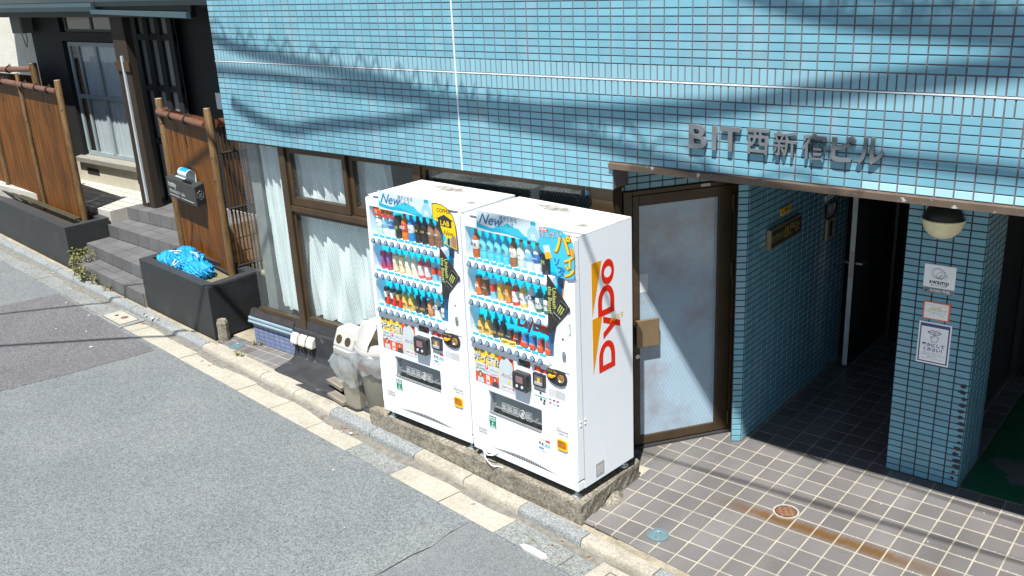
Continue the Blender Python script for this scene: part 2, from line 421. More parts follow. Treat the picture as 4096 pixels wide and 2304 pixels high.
for i in range(-6, 26):
    for j in range(-14, 21):
        x0 = 1.070+0.1557*(i-0)+G; x1 = x0+0.1557-2*G; y0 = 0.990+0.1683*(j-1)+G; y1 = y0+0.1683-2*G
        p = [(x0, y0), (x1, y0), (x1, y1), (x0, y1)]
        p = clip(p, VN, VC+0.066)
        if p and y0 < 1.0: p = clip(p, (DN.x, DN.y), DA.dot(DN)+0.03)
        p = clip(p, (1, 0), 0.515) if p and y0 < 0.05 else (clip(p, (1, 0), 0.20) if p else p)
        if not p or area(p) < 0.0012: continue
        cx = sum(q[0] for q in p)/len(p); cy = sum(q[1] for q in p)/len(p)
        if cy > 1.16 and cx > 2.47: continue
        if cy > 1.0 and cx < 0.9: continue
        if cx > 3.15 or cy > 2.2 or cx+0.55*cy > 3.4: floor_tile(p, None, far_tiles)
        else: floor_tile(p, efl)
part('floor_tile', far_tiles, TF, efl, kind='stuff')
wfl = struct('pavement_tiles', MB().pz([st(-5.25, 0.055), st(-2.3, 0.055), (-1.7, 0.06), (-4.62, 0.06)], -0.03, -0.001), grout_floor)
for i in range(20):
    for j in range(5):
        x0 = -4.72+0.1557*i+G; x1 = x0+0.1557-2*G; y0 = -0.46+0.1557*j-0.055+G; y1 = y0+0.1557-2*G
        p = clip([(x0, y0), (x1, y0), (x1, y1), (x0, y1)], VN, VC+0.06)
        p = clip(p, (0, -1), -0.045) if p else p
        if p and area(p) > 0.001 and x1 < -2.6: floor_tile(p, wfl)
green = mat('green_floor_paint', S(30, 110, 75, 1.6), rough=0.45, var=0.15, scale=5, col2=S(120, 125, 118, 1.8), mix=(0.53, 0.57), mscale=1.7, world=True)
struct('garage_floor', MB().pz([(2.475, 1.168), (8, 1.168), (8, 6), (2.475, 6)], -0.03, 0.003), green)

# ================================================================ the tiled building
C_TILE = mat('glazed_tile', S(126, 187, 208, 1.62), rough=0.16, var=0.05, scale=1.6, island=0.08, spec=0.5, col2=S(158, 192, 206, 1.62), mix=(0.50, 0.78), mscale=2.6, world=True, stretch=(1.6, 1.6, 0.45))
C_SOLD = mat('glazed_tile_pale', S(146, 197, 214, 1.6), rough=0.18, var=0.04, scale=2.0, island=0.05, world=True)
C_PALE = mat('glazed_tile_white', S(176, 222, 236, 1.42), rough=0.2, var=0.04, island=0.03)
C_LAV = mat('glazed_tile_lavender', S(118, 132, 166, 1.42), rough=0.3, var=0.08, scale=3, island=0.08)
C_GROUT_SHADE = mat('wall_grout_shade', S(64, 60, 60, 1.6), rough=0.95, var=0.25, scale=9, world=True)  # the wall grout again, with the entrance shade put into a darker colour
C_GROUT = mat('wall_grout', S(116, 110, 114, 1.6), rough=0.95, var=0.25, scale=9, world=True)
C_WHITE = mat('white_sealant', S(240, 246, 248, 1.5), rough=0.6, var=0.06, scale=20)
C_BRONZE = mat('bronze_frame', S(80, 65, 46, 1.5), rough=0.42, metal=0.25, var=0.16, scale=7)
C_FLASH = mat('brown_flashing', S(110, 94, 80, 1.5), rough=0.55, metal=0.2, var=0.15, scale=12, col2=S(205, 205, 200, 1.5), mix=(0.63, 0.66), mscale=16)
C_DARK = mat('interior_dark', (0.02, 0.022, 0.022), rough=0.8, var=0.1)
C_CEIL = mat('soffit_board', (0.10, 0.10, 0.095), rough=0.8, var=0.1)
BLD = thing('tiled_building', 'blue tiled building with brown framed windows and a recessed entrance', 'building', (0, 0, 0))
FX0, FZ0, PT = -4.182, 2.8435, 0.05
fasc = part('fascia', MB().py([(-4.176, 2.199), (0.312, 2.199), (0.312, 2.36), (7, 2.36), (7, 7.2), (-4.176, 7.2)], 0.0002, 0.20), C_GROUT, BLD)
part('side_wall', MB().box(-4.176, -4.02, 0.205, 7, -0.05, 7.2), mat('render_wall', (0.22, 0.22, 0.21), rough=0.9, var=0.1), BLD)
part('sealant_joint', MB().box(-4.183, 6.9, -0.0065, 0.01, FZ0+0.1005, FZ0+0.1085), C_WHITE, BLD)
xw = FX0+31*0.1
part('sealant_joint', MB().box(xw-0.006, xw+0.006, -0.007, 0.01, 2.197, 3.9), C_WHITE, BLD)
part('flashing', MB().add([(0.292, -0.022, 2.346), (7, -0.022, 2.346), (7, -0.022, 2.384), (0.292, -0.022, 2.384), (0.292, 0.06, 2.346), (7, 0.06, 2.346), (7, 0.003, 2.392), (0.292, 0.003, 2.392)],
     [(0, 1, 2, 3), (3, 2, 6, 7), (0, 4, 5, 1), (4, 7, 6, 5), (0, 3, 7, 4), (1, 5, 6, 2)]), C_FLASH, BLD)
part('soffit', MB().pz([(0.02, 0.19), (7, 0.19), (7, 6), (-0.4, 6), (-0.4, 0.9)], 2.352, 2.42), C_CEIL, BLD)
TILES = []   # (matrix, size key, surface part, material)
TM = {}
def tile_mesh(w_, h_):
    k = (round(w_, 4), round(h_, 4))
    if k not in TM:
        b = 0.0022; a, c = w_/2, h_/2
        mb = MB().add([(-a, 0.004, -c), (a, 0.004, -c), (a, 0.004, c), (-a, 0.004, c), (-a+b, -0.004, -c+b), (a-b, -0.004, -c+b), (a-b, -0.004, c-b), (-a+b, -0.004, c-b)],
                      [(4, 5, 6, 7), (0, 1, 5, 4), (1, 2, 6, 5), (2, 3, 7, 6), (3, 0, 4, 7)])
        TM[k] = mb
    return TM[k]
def lay(surface, org, ex, n, rects, m):
    ex = Vector(ex).normalized(); n = Vector(n).normalized(); ez = Vector((0, 0, 1)); org = Vector(org)
    B = Matrix((ex, -n, ez)).transposed().to_4x4()
    for (u0, u1, w0, w1, mm) in rects:
        c = org+ex*(u0+u1)/2+ez*(w0+w1)/2
        wob = Matrix.Rotation(jit(0.009), 4, 'X') @ Matrix.Rotation(jit(0.006), 4, 'Z')
        TILES.append((Matrix.Translation(c) @ B @ wob, (u1-u0-0.0056, w1-w0-0.0052), surface, mm or m, c, n))
rc = []
for i in range(73):
    for r in range(-13, 15):
        if r in (0, 1, 2, 3): continue
        if r < -9 and i >= 45: continue
        z0 = FZ0+PT*r+(0.0086 if r >= 4 else 0)
        rc.append((i*0.1, (i+1)*0.1, z0, z0+PT, C_PALE if (r == -9 and i >= 62) else None))
for i in range(146):
    rc.append((i*0.05, (i+1)*0.05, FZ0, FZ0+0.1, C_SOLD))
    rc.append((i*0.05, (i+1)*0.05, FZ0+0.1086, FZ0+0.2086, C_SOLD))
lay(fasc, (FX0, 0, 0), (1, 0, 0), (0, -1, 0), rc, C_TILE)
# ---- entrance pillar
PX0, PX1, PY0, PY1 = 1.955, 2.462, 1.135, 1.66
pil = part('pillar', MB().box(PX0, PX1, PY0, PY1, -0.03, 2.36), C_GROUT_SHADE, BLD)
nrow = 46
lay(pil, (PX0, PY0, 0.004), (1, 0, 0), (0, -1, 0), [(i*0.1014, (i+1)*0.1014, r*PT+0.003, (r+1)*PT+0.003, None) for i in range(5) for r in range(nrow)], C_TILE)
lay(pil, (PX1, PY0, 0.004), (0, 1, 0), (1, 0, 0), [(i*0.105, (i+1)*0.105, r*PT+0.003, (r+1)*PT+0.003, None) for i in range(5) for r in range(nrow)], C_TILE)
# ---- slim column and inner wall of the entrance
icol = part('entrance_wall', MB().pz([(0.735, 1.045), (0.823, 0.873), (0.888, 0.920), (0.905, 4.4), (0.70, 4.4)], -0.03, 2.36), C_GROUT_SHADE, BLD)
e = Vector((0.888-0.823, 0.920-0.873)); L_ = e.length
lay(icol, (0.823, 0.873, 0.004), (e.x, e.y, 0), (e.y, -e.x, 0), [(0, L_, r*PT, (r+1)*PT, None) for r in range(46)], C_TILE)
e = Vector((0.905-0.888, 4.4-0.920)); L_ = e.length
lay(icol, (0.888, 0.920, 0.004), (e.x, e.y, 0), (e.y, -e.x, 0), [(i*0.1, (i+1)*0.1, r*PT, (r+1)*PT, None) for i in range(20) for r in range(46)], C_TILE)
# ---- wall head above the glass door (on the door's plane)
DA3 = Vector((DA.x, DA.y, 0)); D3 = Vector((DD.x, DD.y, 0)); N3 = Vector((DN.x, DN.y, 0))
def dp(s, off, z):
    p = DA3+D3*s+N3*off; return (p.x, p.y, z)
def dbox(s0, s1, o0, o1, z0, z1):
    c = [dp(s, o_, z) for z in (z0, z1) for s, o_ in ((s0, o0), (s1, o0), (s1, o1), (s0, o1))]
    return MB().add(c, [(0, 3, 2, 1), (4, 5, 6, 7), (0, 1, 5, 4), (1, 2, 6, 5), (2, 3, 7, 6), (3, 0, 4, 7)])
head = part('door_head_wall', dbox(-0.40, 0.80, -0.14, -0.005, 2.105, 2.36), C_GROUT_SHADE, BLD)
q = dp(-0.40, 0, 2.108)
lay(head, q, (DD.x, DD.y, 0), (DN.x, DN.y, 0), [(i*0.1, (i+1)*0.1, r*PT, (r+1)*PT, None) for i in range(12) for r in range(5)], C_TILE)
# ---- low wall under the windows
low = part('plinth_wall', MB().box(-4.292, 0.25, 0.058, 0.30, -0.03, 0.235), C_GROUT, BLD)
lay(low, (-4.292, 0.0535, 0.006), (1, 0, 0), (0, -1, 0), [(i*0.086, (i+1)*0.086, r*0.0455, (r+1)*0.0455, None) for i in range(9) for r in range(5)], C_LAV)
# chipped glaze down the right edge of the pillar
chip_m = mat('chipped_tile', (0.035, 0.032, 0.028), rough=0.9, var=0.4, scale=60)
rnd = random.Random(31)
for r in range(1, 17):
    cx, cz = PX1-0.030+rnd.uniform(-0.012, 0.012), 0.03+r*PT*0.96
    n = 7; rr0 = rnd.uniform(0.013, 0.030)
    poly = [(min(PX1-0.004, cx+rr0*1.2*rnd.uniform(0.5, 1.2)*math.cos(2*math.pi*k/n)), cz+min(0.018, rr0)*rnd.uniform(0.5, 1.1)*math.sin(2*math.pi*k/n)) for k in range(n)]
    part('chip', MB().py(poly, PY0-0.0062, PY0-0.002), chip_m, pil)
# emit tiles: the 300 that show largest as parts, the rest joined per surface
def px_size(c, n):
    d = CAM-c
    return n.dot(d.normalized())/d.length_squared
def in_view(c):
    q = cam.matrix_world.inverted() @ c
    if q.z > -0.1: return False
    X = q.x/-q.z*3803.2; Y = q.y/-q.z*3803.2
    return abs(X) < 2048 and abs(Y) < 1152
rank = []
for i, t in enumerate(TILES):
    if t[2] in (fasc, pil) and in_view(t[4]): rank.append((px_size(t[4], t[5])*t[1][0]*t[1][1], i))
rank.sort(reverse=True)
big = {i for _, i in rank[:300]}
shared = {}; rest = {}
for i, (M, sz, surf, m, c, n) in enumerate(TILES):
    if i in big:
        k = (round(sz[0], 4), round(sz[1], 4), m.name)
        if k not in shared:
            me = tile_mesh(*sz).mesh('tile'); me.materials.append(m); shared[k] = me
        o = bpy.data.objects.new('tile', shared[k]); COL.objects.link(o); o.parent = surf; o.matrix_local = M
    else:
        mb = rest.setdefault((surf.name, m.name), (MB(), surf, m))[0]
        tm = tile_mesh(*sz)
        mb.add([M @ Vector(p) for p in tm.v], tm.f)
for mb, surf, m in rest.values():
    link('tile', mb.mesh('tile', fixn=False), m, surf, kind='stuff')

# ---- windows
PANE = glass('wired_glass', (0.945, 0.985, 0.985), 0.045, wire=0.42, wire_scale=34)
PANE2 = glass('wired_glass_dark', (0.80, 0.92, 0.93), 0.06, wire=0.4, wire_scale=34)
WY = 0.10
def window(x0, x1, z0, z1, fw=0.035, pane=PANE, lip=True, y=WY):
    wd = part('window', MB().box(x0, x0+fw, y-0.03, y+0.03, z0, z1), C_BRONZE, BLD, bev=0.003)
    part('frame', MB().box(x1-fw, x1, y-0.03, y+0.03, z0, z1), C_BRONZE, wd, bev=0.003)
    part('frame', MB().box(x0+fw, x1-fw, y-0.03, y+0.03, z1-fw, z1), C_BRONZE, wd, bev=0.003)
    part('frame', MB().box(x0+fw, x1-fw, y-0.03, y+0.03, z0, z0+(fw*1.6 if lip else fw)), C_BRONZE, wd, bev=0.003)
    part('pane', MB().box(x0+fw, x1-fw, y-0.003, y+0.003, z0+fw, z1-fw), pane, wd)
    return wd
w0 = part('window', MB().box(-4.165, -3.47, 0.062, 0.125, 0.388, 0.428), C_BRONZE, BLD, bev=0.003, label='tall narrow window at the building corner with white curtain')
part('pane', MB().box(-4.165, -3.475, 0.096, 0.104, 0.428, 2.165), PANE, w0)
part('frame', MB().box(-4.165, -3.47, 0.062, 0.14, 2.165, 2.197), C_BRONZE, w0)
part('mullion', MB().box(-3.472, -3.385, 0.045, 0.135, 0.30, 2.197), C_BRONZE, BLD, bev=0.006)
window(-3.38, -2.555, 1.62, 2.175, fw=0.05)
window(-2.545, -1.70, 1.62, 2.175, fw=0.05, y=WY+0.03)
part('transom', MB().box(-3.384, -1.70, 0.05, 0.135, 1.562, 1.616), C_BRONZE, BLD, bev=0.004)
window(-3.38, -1.70, 0.43, 1.558, fw=0.03)
part('mullion', MB().box(-1.698, -1.612, 0.045, 0.135, 0.30, 2.185), C_BRONZE, BLD, bev=0.006)
window(-1.61, 0.10, 0.43, 2.175, fw=0.035, pane=PANE2)
part('window_head', MB().box(-3.384, 0.30, 0.03, 0.16, 2.178, 2.1975), C_BRONZE, BLD)
part('corner_post', MB().box(0.105, 0.285, 0.04, 0.16, 0.0, 2.1935), C_BRONZE, BLD, bev=0.005)
# sill and twin rails
part('sill', MB().px([(0.035, 0.315), (0.10, 0.362), (0.10, 0.386), (0.06, 0.386), (0.03, 0.326)], -4.30, -3.58), mat('sill_metal', S(70, 66, 66, 1.6), rough=0.5, metal=0.3, var=0.2, scale=14), BLD)
rail_m = mat('pale_blue_rail', S(150, 176, 190, 1.7), rough=0.35, var=0.08)
part('ledge_rail', MB().box(-4.33, -3.60, 0.024, 0.06, 0.272, 0.306), rail_m, BLD, bev=0.01)
part('ledge_rail', MB().box(-4.335, -3.59, 0.018, 0.06, 0.236, 0.266), rail_m, BLD, bev=0.01)
part('sill', MB().px([(0.05, 0.30), (0.12, 0.345), (0.12, 0.43), (0.07, 0.43), (0.05, 0.33)], -3.575, 0.12), mat('sill_black', S(54, 56, 60, 1.6), rough=0.6, var=0.2, scale=9), BLD)
# room behind the windows
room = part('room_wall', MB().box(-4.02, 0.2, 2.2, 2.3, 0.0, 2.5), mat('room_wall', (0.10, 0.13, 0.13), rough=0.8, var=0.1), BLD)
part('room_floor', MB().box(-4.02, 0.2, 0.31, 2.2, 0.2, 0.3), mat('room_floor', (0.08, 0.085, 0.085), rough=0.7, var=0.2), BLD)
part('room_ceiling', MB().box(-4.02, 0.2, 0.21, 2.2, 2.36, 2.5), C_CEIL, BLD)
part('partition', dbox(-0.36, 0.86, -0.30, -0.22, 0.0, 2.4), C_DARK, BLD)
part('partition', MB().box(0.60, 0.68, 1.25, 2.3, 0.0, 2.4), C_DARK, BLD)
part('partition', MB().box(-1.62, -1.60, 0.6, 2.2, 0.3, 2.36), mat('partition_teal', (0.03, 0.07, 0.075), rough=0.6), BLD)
part('inner_post', MB().box(-1.86, -1.74, 0.3, 0.38, 0.3, 2.36), mat('inner_post_wood', S(170, 120, 50, 1.4), rough=0.6, var=0.2, scale=10), BLD)
blind = part('awning_sheet', MB().grid(lambda a, b: (-1.48+1.35*a, 0.22+0.10*b+0.004*math.sin(a*2*math.pi*60), 2.16-0.07*b), 480, 2), mat('awning_grey', S(170, 175, 182, 1.2), rough=0.5, var=0.1), BLD)
# curtains
cur_m = mat('curtain_cloth', (0.70, 0.71, 0.71), rough=0.9, var=0.05, scale=4)
def curtain(x0, x1, z0, z1, y, fold, label, ph=0.0, drift=0.0):
    def fn(a, b):
        x = x0+(x1-x0)*a; z = z0+(z1-z0)*b
        sw = (1-b)**1.2
        yy = y+0.022*math.sin(a*fold*6.283+ph+drift*sw*2.2)+0.014*math.sin(a*fold*2.7*6.283+1.3+ph+3*b)+0.02*sw*math.sin(a*9+ph)
        return (x+drift*0.02*sw*math.sin(a*9+ph)*math.sin(math.pi*a), yy+0.008*math.sin(b*9+a*17), z+(0.02*math.sin(a*fold*6.283) if b < 0.01 else 0))
    o = solo('curtain', MB().grid(fn, 110, 26), cur_m, label, 'curtain', 'curtains behind the windows', smooth=180)
    return o
curtain(-3.96, -3.36, 0.46, 2.2, 0.20, 5, 'white curtain behind the narrow corner window', 0.4, 0.5)
curtain(-3.62, -2.15, 1.62, 2.2, 0.215, 8, 'pale curtain behind the two small upper sliding windows', 1.1, 0.3)
curtain(-3.60, -1.72, 0.46, 1.61, 0.19, 7, 'white gathered curtain behind the wide lower window', 2.0, 2.4)

# ---- glass entrance door on the slanted wall
fr_ = part('door_frame', dbox(-0.115, -0.045, -0.06, 0.02, 0.0, 2.105), C_BRONZE, BLD, bev=0.004)
part('door_frame', dbox(0.775, 0.815, -0.06, 0.02, 0.0, 2.105), C_BRONZE, BLD, bev=0.004)
part('door_frame', dbox(-0.045, 0.775, -0.06, 0.02, 2.072, 2.105), C_BRONZE, BLD, bev=0.004)
door = part('door', dbox(-0.04, 0.012, -0.03, 0.012, 0.03, 2.066), C_BRONZE, BLD, bev=0.004, label='glass door with brown metal frame beside the right vending machine')
part('stile', dbox(0.652, 0.770, -0.03, 0.012, 0.03, 2.066), C_BRONZE, door, bev=0.004)
part('rail', dbox(0.012, 0.652, -0.03, 0.012, 1.985, 2.066), C_BRONZE, door, bev=0.004)
part('rail', dbox(0.012, 0.652, -0.03, 0.012, 0.03, 0.105), C_BRONZE, door, bev=0.004)
def frosted():
    m = mat('frosted_pane', S(160, 186, 204, 1.25), rough=0.12, var=0.06, scale=2.2, col2=S(150, 154, 166, 1.25), mix=(0.45, 0.66), mscale=2.6, spec=0.7)
    t = m.node_tree; N = t.nodes.new; L = t.links.new; b = t.nodes['Principled BSDF']
    src = b.inputs['Base Color'].links[0].from_socket
    tc = N('ShaderNodeTexCoord'); sx = N('ShaderNodeSeparateXYZ'); L(tc.outputs['Object'], sx.inputs[0])
    vals = []
    for sg in (1, -1):   # the wire mesh cast in the pane
        a = N('ShaderNodeMath'); a.operation = 'MULTIPLY'; a.inputs[1].default_value = sg*0.58; L(sx.outputs['Z'], a.inputs[0])
        a2 = N('ShaderNodeMath'); a2.operation = 'MULTIPLY_ADD'; a2.inputs[1].default_value = 1.75; L(sx.outputs['X'], a2.inputs[0]); L(a.outputs[0], a2.inputs[2])
        s = N('ShaderNodeMath'); s.operation = 'MULTIPLY'; s.inputs[1].default_value = 30; L(a2.outputs[0], s.inputs[0])
        f = N('ShaderNodeMath'); f.operation = 'FRACT'; L(s.outputs[0], f.inputs[0])
        c = N('ShaderNodeMath'); c.operation = 'LESS_THAN'; c.inputs[1].default_value = 0.09; L(f.outputs[0], c.inputs[0]); vals.append(c.outputs[0])
    mm = N('ShaderNodeMath'); mm.operation = 'MAXIMUM'; L(vals[0], mm.inputs[0]); L(vals[1], mm.inputs[1])
    ml = N('ShaderNodeMath'); ml.operation = 'MULTIPLY'; ml.inputs[1].default_value = 0.45; L(mm.outputs[0], ml.inputs[0])
    mx = N('ShaderNodeMix'); mx.data_type = 'RGBA'; mx.inputs[7].default_value = (0.13, 0.19, 0.23, 1); L(ml.outputs[0], mx.inputs[0]); L(src, mx.inputs[6]); L(mx.outputs[2], b.inputs['Base Color'])
    return m
part('pane', dbox(0.012, 0.652, -0.012, -0.004, 0.105, 1.985), frosted(), door)
steel = mat('steel', (0.52, 0.50, 0.47), rough=0.35, metal=0.9, var=0.08, scale=12)
part('push_plate', dbox(-0.033, 0.155, 0.03, 0.055, 0.885, 1.105), mat('bronze_plate', S(150, 128, 98, 1.4), rough=0.38, metal=0.5, var=0.1, scale=5), door, bev=0.003)
part('lock_cylinder', MB().cyl(dp(-0.012, 0.012, 0.80), dp(-0.012, 0.022, 0.80), 0.018, n=16), steel, door)
for z in (0.14, 1.40, 1.93): part('hinge', MB().cyl(dp(0.772, 0.02, z-0.06), dp(0.772, 0.02, z+0.06), 0.011, n=10), C_BRONZE, door)
part('notice', dbox(0.02, 0.085, -0.0035, -0.0025, 1.31, 1.455), flat('paper', (232, 240, 245)), door)
part('sticker', dbox(0.50, 0.575, 0.021, 0.0225, 2.078, 2.10), flat('paper2', (215, 215, 205)), door)
part('threshold', dbox(-0.11, 0.81, -0.05, 0.03, -0.01, 0.022), mat('threshold_dark', (0.03, 0.03, 0.03), rough=0.5), BLD)
# ---- open inner door in the dark entrance
idoor = part('inner_door', MB().box(1.01, 1.05, 2.735, 3.55, 0.02, 2.3), mat('black_door', (0.012, 0.013, 0.013), rough=0.35), BLD)
alu = mat('aluminium_edge', S(150, 158, 160, 0.5), rough=0.35, metal=0.3, var=0.08)
part('door_edge', MB().box(1.008, 1.052, 2.729, 2.735, 0.02, 2.3), alu, idoor)
part('latch_plate', MB().box(1.018, 1.046, 2.722, 2.729, 0.88, 1.12), steel, idoor)
part('lever_handle', MB().tube([(1.052, 2.78, 1.0), (1.10, 2.78, 1.0), (1.11, 2.90, 1.0)], 0.011, 8), steel, idoor)
part('lever_handle', MB().tube([(1.008, 2.78, 1.0), (0.96, 2.78, 1.0), (0.95, 2.90, 1.0)], 0.011, 8), steel, idoor)
part('jamb', MB().box(1.30, 1.36, 3.60, 3.66, 0.0, 2.34), alu, BLD)
part('jamb', MB().box(1.10, 1.13, 3.62, 3.66, 0.0, 2.34), mat('jamb_dark', (0.05, 0.05, 0.05), rough=0.4, metal=0.5), BLD)
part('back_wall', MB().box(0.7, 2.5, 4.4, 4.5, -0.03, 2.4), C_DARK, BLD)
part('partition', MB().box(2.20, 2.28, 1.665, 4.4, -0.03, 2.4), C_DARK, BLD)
# garage glazing behind the pillar
dark_glass = mat('dark_glass', (0.012, 0.016, 0.016), rough=0.03, var=0.0, spec=1.0, coat=1.0)
gw = part('garage_window', MB().box(2.285, 8, 3.37, 3.39, 0.02, 2.345), dark_glass, BLD)
for x in (2.29, 3.2): part('mullion', MB().box(x, x+0.05, 3.33, 3.369, 0.02, 2.345), mat('jamb_dark', (0.05, 0.05, 0.05)), gw)
part('garage_side_wall', MB().box(6.9, 7.0, 0.21, 3.37, -0.03, 2.4), mat('garage_wall', (0.25, 0.25, 0.24), rough=0.9), BLD)
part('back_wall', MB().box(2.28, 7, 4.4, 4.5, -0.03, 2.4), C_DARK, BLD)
# ================================================================ signs on the building
letter_m = mat('sign_letter_metal', S(120, 125, 130, 1.5), rough=0.42, metal=0.12, var=0.10, scale=9)
SIGN = thing('building_sign', 'raised grey metal letters on the blue fascia above the entrance', 'sign', (0.935, -0.001, 2.545))
chars = [('B', 0.915, 1.040), ('I', 1.078, 1.108), ('T', 1.138, 1.268), ('西', 1.312, 1.455), ('新', 1.482, 1.628), ('宿', 1.662, 1.806), ('ビ', 1.840, 1.978), ('ル', 1.990, 2.135)]
for ch, xa, xb in chars:
    text(ch, 0.2, frame_xz((xa+xb)/2-0.935, -0.021, 0.076), letter_m, SIGN, name='letter', bold=0.022 if ord(ch) < 128 else (0.028 if ord(ch) < 0x3100 else (0.009 if ch == '新' else 0.016)), ext=0.010, align='CENTER', fit=(xb-xa, 0.152))
# ---- wall lamp: half globe under a dark cap
lamp = thing('wall_lamp', 'half globe wall lamp with black cap high on the entrance pillar', 'lamp', (2.185, PY0-0.006, 1.96))
lm = mat('lamp_globe', S(205, 196, 160, 0.75), rough=0.4, var=0.12, scale=8)
def half(a0, a1, r0, m):
    mb = MB(); n = 20; k = 8
    vs = []
    for j in range(k+1):
        ph = a0+(a1-a0)*j/k
        for i in range(n+1):
            t = math.pi*i/n
            vs.append((r0*math.cos(ph)*math.cos(t), -r0*0.95*math.cos(ph)*math.sin(t), r0*math.sin(ph)))
    mb.add(vs, [(j*(n+1)+i, j*(n+1)+i+1, (j+1)*(n+1)+i+1, (j+1)*(n+1)+i) for j in range(k) for i in range(n)])
    return mb
part('globe', half(R(-90), 0, 0.132, lm), lm, lamp, smooth=60)
part('rim', MB().tube([(0.137*math.cos(math.pi*i/24), -0.13*math.sin(math.pi*i/24), 0.004) for i in range(25)], 0.008, 8), lm, lamp, smooth=60)
cap_m = mat('lamp_cap', (0.012, 0.012, 0.011), rough=0.5, var=0.2, col2=(0.35, 0.34, 0.28), mix=(0.66, 0.69), mscale=9)
part('cap', half(R(3), R(88), 0.128, cap_m), cap_m, lamp, smooth=60)
part('back_plate', MB().box(-0.05, 0.05, -0.004, 0.004, -0.1, 0.11), cap_m, lamp)
# ---- three notices on the pillar
PF = PY0-0.0055
def board(name, label, x0, x1, z0, z1, m, th=0.004):
    o = thing(name, label, 'sign', (x0, PF, z0))
    part('board', MB().box(0, x1-x0, -th, 0, 0, z1-z0), m, o, bev=0.0008)
    return o
def rect(parent, name, x0, x1, z0, z1, m, lift):
    return part(name, MB().box(x0, x1, -lift-0.0008, -lift, z0, z1), m, parent)
def line(parent, pts, r, m, y, name='outline'):
    return part(name, MB().tube([(x, y, z) for x, z in pts], r, 5), m, parent)
ink = mat('ink_black', (0.012, 0.012, 0.014), rough=0.6, var=0)
SH = 0.62
white_sh = flat('board_white', (215, 222, 238), f=0.78)
sw = board('notice_board', 'white studio sign with looped line logo and grey lower band', 2.096, 2.300, 1.436, 1.640, white_sh)
rect(sw, 'band', 0.0005, 0.2035, 0.0005, 0.040, flat('band_grey', (105, 110, 116), f=0.78), 0.0045)
for rx, rz, cx, cz, ro in ((0.033, 0.036, 0.083, 0.147, 0), (0.036, 0.034, 0.098, 0.145, -0.3), (0.034, 0.022, 0.112, 0.135, 0.6), (0.034, 0.012, 0.122, 0.122, 0.3)):
    line(sw, [(cx+rx*math.cos(t)*math.cos(ro)-rz*math.sin(t)*math.sin(ro), cz+rx*math.cos(t)*math.sin(ro)+rz*math.sin(t)*math.cos(ro)) for t in [i*math.pi/14 for i in range(29)]], 0.0008, ink, -0.0048)
text('swamp', 0.043, frame_xz(0.102, -0.0052, 0.083), ink, sw, bold=0.02, align='CENTER', space=1.08)
text('RENTAL STUDIO', 0.012, frame_xz(0.102, -0.0052, 0.057), ink, sw, align='CENTER', space=1.2)
text('B1F(B01号室)', 0.023, frame_xz(0.115, -0.0062, 0.020), flat('white_txt', (235, 238, 245), f=0.78), sw, bold=0.012, align='CENTER')
line(sw, [(0.034, 0.028), (0.018, 0.012)], 0.0017, ink, -0.0062); line(sw, [(0.027, 0.0115), (0.0175, 0.0115), (0.0175, 0.021)], 0.0017, ink, -0.0062)
om = board('poster', 'small orange edged notice between the two white pillar signs', 2.112, 2.289, 1.243, 1.374, flat('orange_edge', (205, 95, 50), f=0.78), 0.002)
rect(om, 'sheet', 0.009, 0.165, 0.009, 0.122, white_sh, 0.0023)
yel = flat('yellow_txt', (205, 165, 70), f=0.78)
text('ダンスができるレンタルスタジオ', 0.0095, frame_xz(0.087, -0.0034, 0.107), yel, om, bold=0.02, align='CENTER')
text('swampは', 0.018, frame_xz(0.087, -0.0034, 0.091), yel, om, bold=0.03, align='CENTER')
text('この建物の地下1階', 0.0165, frame_xz(0.087, -0.0034, 0.072), yel, om, bold=0.03, align='CENTER')
rect(om, 'mark', 0.112, 0.145, 0.030, 0.037, flat('yellow_bar', (235, 200, 40), f=0.78), 0.0033)
line(om, [(0.02, 0.056), (0.155, 0.056)], 0.0006, ink, -0.0033)
text('スタジオ見学・ご予約はこちら', 0.0065, frame_xz(0.087, -0.0034, 0.045), ink, om, align='CENTER')
qm = board('poster', 'laminated white notice with navy border and finger on lips drawing', 2.096, 2.312, 0.913, 1.222, flat('laminate', (222, 228, 240), f=0.78), 0.002)
navy = flat('navy', (62, 64, 108), f=0.78)
rect(qm, 'border', 0.010, 0.206, 0.012, 0.299, navy, 0.0022)
rect(qm, 'sheet', 0.019, 0.197, 0.021, 0.276, white_sh, 0.0032)
text('静かにして', 0.030, frame_xz(0.108, -0.0042, 0.141), navy, qm, bold=0.04, align='CENTER')
text('ください！', 0.030, frame_xz(0.112, -0.0042, 0.108), navy, qm, bold=0.04, align='CENTER')
for k, tx in enumerate(('近隣の方のご迷惑になります。', '毎日練習されている方もいますので', 'ご配慮ください。', 'ご協力いただき、ありがとうございます！')):
    text(tx, 0.0098 if k < 3 else 0.008, frame_xz(0.108, -0.0042, 0.082-0.0135*k), navy, qm, align='CENTER')
lips = [(0.062, 0.236), (0.085, 0.250), (0.100, 0.252), (0.108, 0.248), (0.116, 0.252), (0.131, 0.250), (0.154, 0.236), (0.131, 0.224), (0.108, 0.220), (0.085, 0.224), (0.062, 0.236)]
line(qm, lips, 0.0021, navy, -0.0046); line(qm, [(0.066, 0.236), (0.108, 0.239), (0.150, 0.236)], 0.0015, navy, -0.0046)
hand = [(0.084, 0.205), (0.090, 0.185), (0.094, 0.168), (0.124, 0.168), (0.134, 0.190), (0.135, 0.205), (0.128, 0.209), (0.121, 0.207), (0.114, 0.209), (0.112, 0.236), (0.105, 0.236), (0.104, 0.206), (0.096, 0.200), (0.092, 0.204), (0.084, 0.205)]
part('drawing', MB().py(hand[:-1], -0.0050, -0.0042), white_sh, qm)
line(qm, hand, 0.0016, navy, -0.0056)
